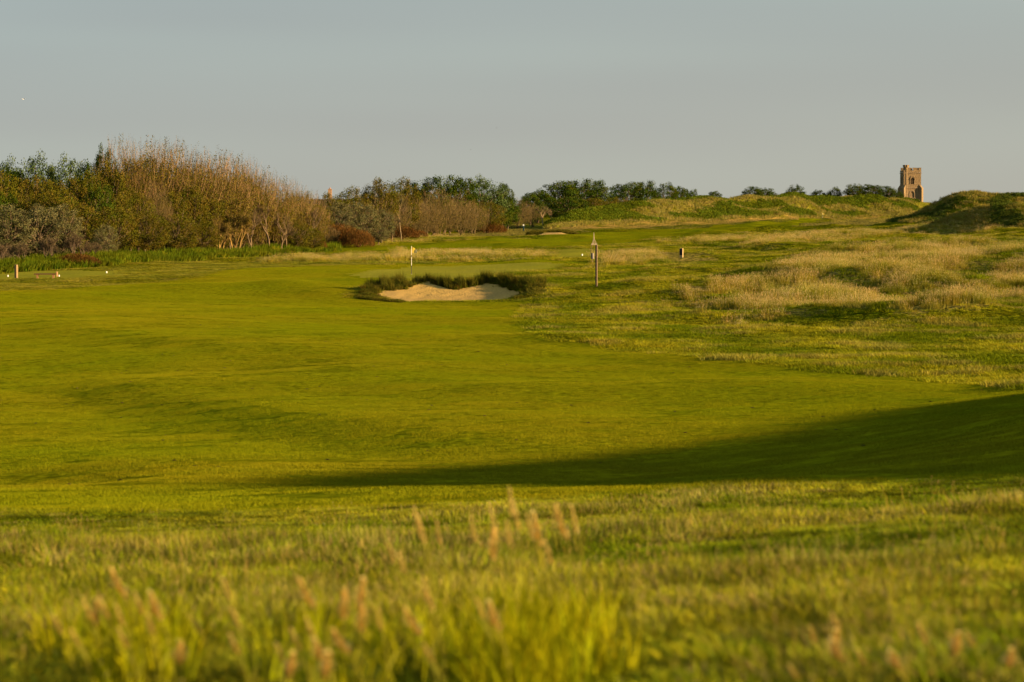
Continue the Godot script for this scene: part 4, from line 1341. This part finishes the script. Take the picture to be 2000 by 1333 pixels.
func arch_band(w: float, h: float, spring: float, th: float, depth: float, legs: bool) -> ArrayMesh:
	var a := arch(w, h, spring)
	var b := arch(w + 2.0 * th, h + th * 1.3, spring)
	var t := Tri.new()
	for k in range(1, a.size()):
		var m := (k + 1) % a.size()
		if not legs and (k == 1 or m == 0): continue
		var p := [Vector3(a[k].x, a[k].y, 0), Vector3(a[m].x, a[m].y, 0), Vector3(b[m].x, b[m].y, 0), Vector3(b[k].x, b[k].y, 0)]
		var f := Vector3(0, 0, depth)
		t.quad(p[0] + f, p[1] + f, p[2] + f, p[3] + f, Color.WHITE)
		t.quad(p[3] + f, p[2] + f, p[2], p[3], Color.WHITE)
		t.quad(p[1] + f, p[0] + f, p[0], p[1], Color.WHITE)
	return t.mesh()

func stone(c: Color, sd: int) -> StandardMaterial3D:
	var m := grained(c, 0.95, sd, Vector3(0.35, 0.6, 0.35), 0.55)
	m.normal_enabled = true
	m.normal_texture = normal_tex(sd + 1, 0.05, 8.0, 256)
	m.normal_scale = 0.8
	return m

func _tower() -> void:
	var d := 860.0
	var m := d / FPX
	var x := px_x(1777.5, d)
	var gy := H(x, -d)
	var o := thing("church_tower", Vector3(x, gy, -d), "brown stone church tower with battlements and a corner stair turret", "tower", "", 0.06)
	var W := 34.0 * m
	var st := stone(Color(0.39, 0.265, 0.13), 331)
	var pale := stone(Color(0.44, 0.31, 0.17), 335)
	var dark := solid(Color(0.03, 0.025, 0.02), 0.9)
	var Y := func(py: float) -> float: return top_y(py, d) - gy
	var ytop: float = Y.call(338.0)
	var ylow: float = Y.call(367.5)
	var comb := CSGCombiner3D.new()
	comb.name = "wall"
	comb.material_override = st
	o.add_child(comb)
	var body := CSGBox3D.new()
	body.size = Vector3(W, ytop + 1.0, W)
	body.position = Vector3(0, (ytop - 1.0) * 0.5, 0)
	comb.add_child(body)
	var wx := 0.2 * m
	var wy: float = Y.call(360.0)
	var cutp := func(outline: PackedVector2Array, at: Vector3, depth: float, turn: float):
		var c := CSGPolygon3D.new()
		c.operation = CSGShape3D.OPERATION_SUBTRACTION
		c.polygon = outline
		c.depth = depth * 2.0
		c.transform = Transform3D(Basis(Vector3.UP, turn), at) * Transform3D(Basis(), Vector3(0, 0, depth))
		comb.add_child(c)
	for k in 4:
		var turn := k * PI * 0.5
		var f := Vector3(sin(turn), 0, cos(turn)) * W * 0.5
		cutp.call(arch(6.4 * m, 13.0 * m, 7.5 * m), f + Vector3(wx, wy, 0), 0.5, turn)
	var ly: float = Y.call(388.0)
	cutp.call(arch(9.0 * m, 14.0 * m, 8.0 * m), Vector3(-0.5 * m, ly, W * 0.5), 0.16, 0.0)
	for k in 4:
		var turn := k * PI * 0.5
		var bs := Basis(Vector3.UP, turn)
		var win := part("belfry_window", arch_band(6.4 * m, 13.0 * m, 7.5 * m, 0.22, 0.14, true), pale, o, Transform3D(bs, bs * Vector3(wx, wy, W * 0.5 - 0.02)))
		part("hood_mould", arch_band(8.2 * m, 14.6 * m, 8.0 * m, 0.16, 0.2, false), st, win)
		var lou := Tri.new()
		for q in 9: lou.box(Vector3(0, 0.12 + q * 0.21, -0.42), Vector3(6.2 * m, 0.05, 0.2))
		part("louvre", lou.mesh(), dark, win)
		var mul := Tri.new()
		mul.box(Vector3(0, 4.6 * m, -0.16), Vector3(0.17, 9.2 * m, 0.18))
		mul.tube(Vector3(0, 9.0 * m, -0.16), Vector3(-2.0 * m, 10.6 * m, -0.16), 0.07, 0.06, 5, Color.WHITE)
		mul.tube(Vector3(0, 9.0 * m, -0.16), Vector3(2.0 * m, 10.6 * m, -0.16), 0.07, 0.06, 5, Color.WHITE)
		part("mullion", mul.mesh(), pale, win)
	for yy in [338.5, 367.5, 388.0]:
		var c := Tri.new()
		var y0: float = Y.call(yy)
		c.box(Vector3(0, y0, 0), Vector3(W + 0.36, 0.16, W + 0.36))
		c.box(Vector3(0, y0 + 0.14, 0), Vector3(W + 0.2, 0.12, W + 0.2))
		part("string_course", c.mesh(), pale, o)
	# parapet, merlons, coping
	var yp: float = Y.call(333.2)
	var par := Tri.new()
	for sd in [-1, 1]:
		par.box(Vector3(0, (ytop + 0.18 + yp) * 0.5, sd * (W * 0.5 - 0.2)), Vector3(W + 0.06, yp - ytop - 0.18, 0.4))
		par.box(Vector3(sd * (W * 0.5 - 0.2), (ytop + 0.18 + yp) * 0.5, 0), Vector3(0.4, yp - ytop - 0.18, W - 0.82))
	part("parapet", par.mesh(), st, o)
	var ym: float = Y.call(328.6)
	var spots := [-0.2, 0.12, 0.435]
	for sd in [-1, 1]:
		for k in 3:
			var mw := [5.0, 5.2, 4.6][k] * m as float
			var mer := Tri.new()
			mer.box(Vector3(0, (ym - yp) * 0.5, 0), Vector3(mw, ym - yp, 0.38))
			mer.box(Vector3(0, ym - yp + 0.06, 0), Vector3(mw + 0.12, 0.12, 0.5))
			part("merlon", mer.mesh(), st, o, Transform3D(Basis(), Vector3(spots[k] * W, yp, sd * (W * 0.5 - 0.2))))
			if k < 2: part("merlon", mer.mesh(), st, o, Transform3D(Basis(Vector3.UP, PI * 0.5), Vector3(sd * (W * 0.5 - 0.2), yp, (0.05 if k == 0 else -0.28) * W)))
	# stair turret at the left front corner
	var yt: float = Y.call(326.0)
	var tx := -W * 0.5 + 5.2 * m
	var tu := Tri.new()
	var y1 := ytop - 1.0
	tu.tube(Vector3(tx, 0, W * 0.5 - 4.6 * m), Vector3(tx, yt, W * 0.5 - 4.6 * m), 5.5 * m, 5.5 * m, 8, Color.WHITE)
	tu.cap(Vector3(tx, yt, W * 0.5 - 4.6 * m), Vector3.UP, 5.5 * m, 8, Color.WHITE)
	var turret := part("stair_turret", tu.mesh(), st, o)
	for k in 5:
		var a := TAU * k / 5.0 + 0.5
		var b := Tri.new()
		b.box(Vector3(0, 1.6 * m, 0), Vector3(4.0 * m, 3.6 * m, 0.35))
		part("merlon", b.mesh(), st, turret, Transform3D(Basis(Vector3.UP, a), Vector3(tx + sin(a) * 4.9 * m, yt, W * 0.5 - 4.6 * m + cos(a) * 4.9 * m)))
	# diagonal buttresses
	for sx in [-1, 1]:
		for sz in [-1, 1]:
			var bt := Tri.new()
			var yb: float = Y.call(368.0)
			bt.box(Vector3(0, yb * 0.5 - 0.5, 0.55), Vector3(1.0, yb + 1.0, 1.1))
			var hw := 0.5
			var za := 0.0
			var zb := 1.1
			var ya := yb
			var yc := yb + 1.3
			bt.quad(Vector3(-hw, ya, zb), Vector3(-hw, yc, za), Vector3(hw, yc, za), Vector3(hw, ya, zb), Color.WHITE)
			bt.tri(Vector3(-hw, ya, za), Vector3(-hw, yc, za), Vector3(-hw, ya, zb), Color.WHITE)
			bt.tri(Vector3(hw, ya, zb), Vector3(hw, yc, za), Vector3(hw, ya, za), Color.WHITE)
			part("buttress", bt.mesh(), st, o, Transform3D(Basis(Vector3.UP, atan2(float(sx), float(sz))), Vector3(sx * (W * 0.5 - 0.35), 0, sz * (W * 0.5 - 0.35))))
	part("blocked_arch", arch_band(9.0 * m, 14.0 * m, 8.0 * m, 0.2, 0.1, true), pale, o, Transform3D(Basis(), Vector3(-0.5 * m, ly, W * 0.5 - 0.02)))

# ---------------------------------------------------------------- foreground flowering grass
func _build_stems() -> void:
	var gm := plant_material(0.7)
	var stem_c := Color(0.2, 0.19, 0.02)
	var variants := []
	for k in 8:
		var t := Tri.new()
		var u := Tri.new()
		var lean := Vector3(rng.randf_range(-0.09, 0.05), 0, rng.randf_range(-0.04, 0.04))
		var p := Vector3.ZERO
		for q in 5:
			var f := (q + 1) / 5.0
			var e := Vector3(lean.x * f * f, f, lean.z * f * f)
			t.tube(p, e, 0.0026, 0.0022, 4, vary(stem_c, 0.15))
			if q == 1 or q == 2: blade(t, e, 0.3, 0.009, Vector3(rng.randf_range(-1, 1), 0, rng.randf_range(-0.5, 0.5)) * 0.6, vary(stem_c, 0.2))
			p = e
		var dir := Vector3(lean.x * 1.8, 1.0, lean.z * 1.8).normalized()
		var open := k % 2 == 0
		seed_head(u, p - dir * 0.2, dir, 0.27 if open else 0.2, 0.034 if open else 0.016, Color(0.7, 0.54, 0.18), 125)
		variants.append([t.mesh(), u.mesh()])
	var list := [
		[1015, 938, 9.0], [1035, 960, 9.2], [990, 970, 9.1], [842, 978, 9.0], [850, 992, 8.8], [940, 988, 9.0], [872, 1000, 9.2], [905, 1010, 9.1], [1062, 990, 9.3], [1078, 1000, 9.0], [1148, 972, 9.2], [1140, 985, 9.0], [1010, 1000, 8.8], [960, 1030, 8.6], [1100, 1040, 8.8], [790, 1040, 8.9], [820, 1060, 8.5],
		[140, 1185, 7.6], [175, 1170, 7.7], [200, 1150, 7.6], [232, 1150, 7.7], [262, 1165, 7.5], [280, 1105, 7.8], [300, 1140, 7.7], [335, 1150, 7.6], [310, 1180, 7.4], [185, 1210, 7.3], [270, 1210, 7.3], [340, 1250, 7.2], [470, 1112, 8.0], [412, 1185, 7.7],
		[650, 1125, 7.6], [665, 1150, 7.4], [690, 1130, 7.6], [640, 1190, 7.2], [700, 1180, 7.4], [610, 1210, 7.1], [580, 1240, 7.0], [660, 1240, 7.0], [720, 1220, 7.1], [760, 1170, 7.3], [490, 1220, 7.1], [500, 1170, 7.4], [550, 1270, 6.9], [620, 1270, 6.8],
		[850, 1110, 7.6], [870, 1130, 7.5], [860, 1180, 7.2], [980, 1150, 7.4], [1000, 1170, 7.3], [880, 1240, 7.0],
		[1610, 1205, 7.2], [1620, 1225, 7.1], [1670, 1180, 7.3], [1675, 1240, 7.0], [1720, 1250, 7.0], [1790, 1260, 6.9], [1860, 1230, 7.0], [1910, 1220, 7.1], [1935, 1215, 7.1], [1965, 1260, 6.9], [1590, 1280, 6.9], [1840, 1280, 6.9],
	]
	for e in list:
		var d: float = e[2]
		var x := px_x(e[0], d)
		var y := H(x, -d)
		var hgt := top_y(e[1] + 18.0, d) - y
		if hgt < 0.15: hgt = 0.25
		var o := thing("grass_stem", Vector3(x, y, -d), "tall straw-headed flowering stem rising from the yellow-green foreground clump" if e[2] > 8.3 else "lower straw-headed flowering stem in the loose blurred foreground grass", "grass stem", "stems of the yellow-green clump" if e[2] > 8.3 else "loose flowering stems in the foreground", 0.0)
		var v: Array = variants[rng.randi() % variants.size()]
		var b := Transform3D(Basis.from_scale(Vector3(1.0, hgt, 1.0)), Vector3.ZERO)
		part("stalk", v[0], gm, o, b)
		var b2 := Transform3D(Basis.from_scale(Vector3(1.0, hgt * 0.9 + 0.05, 1.0)), Vector3(0, hgt * 0.1 - 0.05, 0))
		part("seed_head", v[1], gm, o, b2)
	# long yellow-green blades of the middle clump
	var s := Scatter.new()
	for k in 170:
		var px := 1000.0 + rng.randfn(0.0, 90.0)
		if rng.randf() < 0.3: px = 240.0 + rng.randfn(0.0, 70.0)
		elif rng.randf() < 0.15: px = 660.0 + rng.randfn(0.0, 60.0)
		var d := rng.randf_range(7.2, 9.6)
		var x := px_x(px, d)
		s.add(Vector3(x, H(x, -d), -d), rng.randf() * TAU, 1.0, rng.randf_range(0.4, 0.85), Vector3.UP, vary(Color(0.21, 0.215, 0.003), 0.25))
	lay("long_grass", s, tuft_mesh(14, 0.05, 0.15, 0.36, 0.008, 0.35, 0.25), gm, "long yellow-green grass blades round the flowering stems in the foreground", "grass")
	# dry seeding bents scattered over the near rough
	var s2 := Scatter.new()
	for k in 1300:
		var p := pick_near(5.0, 24.0)
		if zone(p.x, p.y) != ROUGH: continue
		var b := n_mid.get_noise_2d(p.x * 2.0, -p.y * 1.2 + 50.0)
		if b < 0.0 and rng.randf() < 0.8: continue
		s2.add(Vector3(p.x, H(p.x, p.y), p.y), rng.randf() * TAU, rng.randf_range(0.3, 0.5), rng.randf_range(0.25, 0.42), Vector3.UP, vary(Color(1, 1, 1), 0.2))
	lay("seeding_grass", s2, seed_tuft(12, 0.3, 0.3, 0.5, Color(0.17, 0.16, 0.02), Color(0.4, 0.28, 0.1), 0.1, 0.022, 14), gm, "short straw-coloured seeding bents in the foreground rough", "grass")
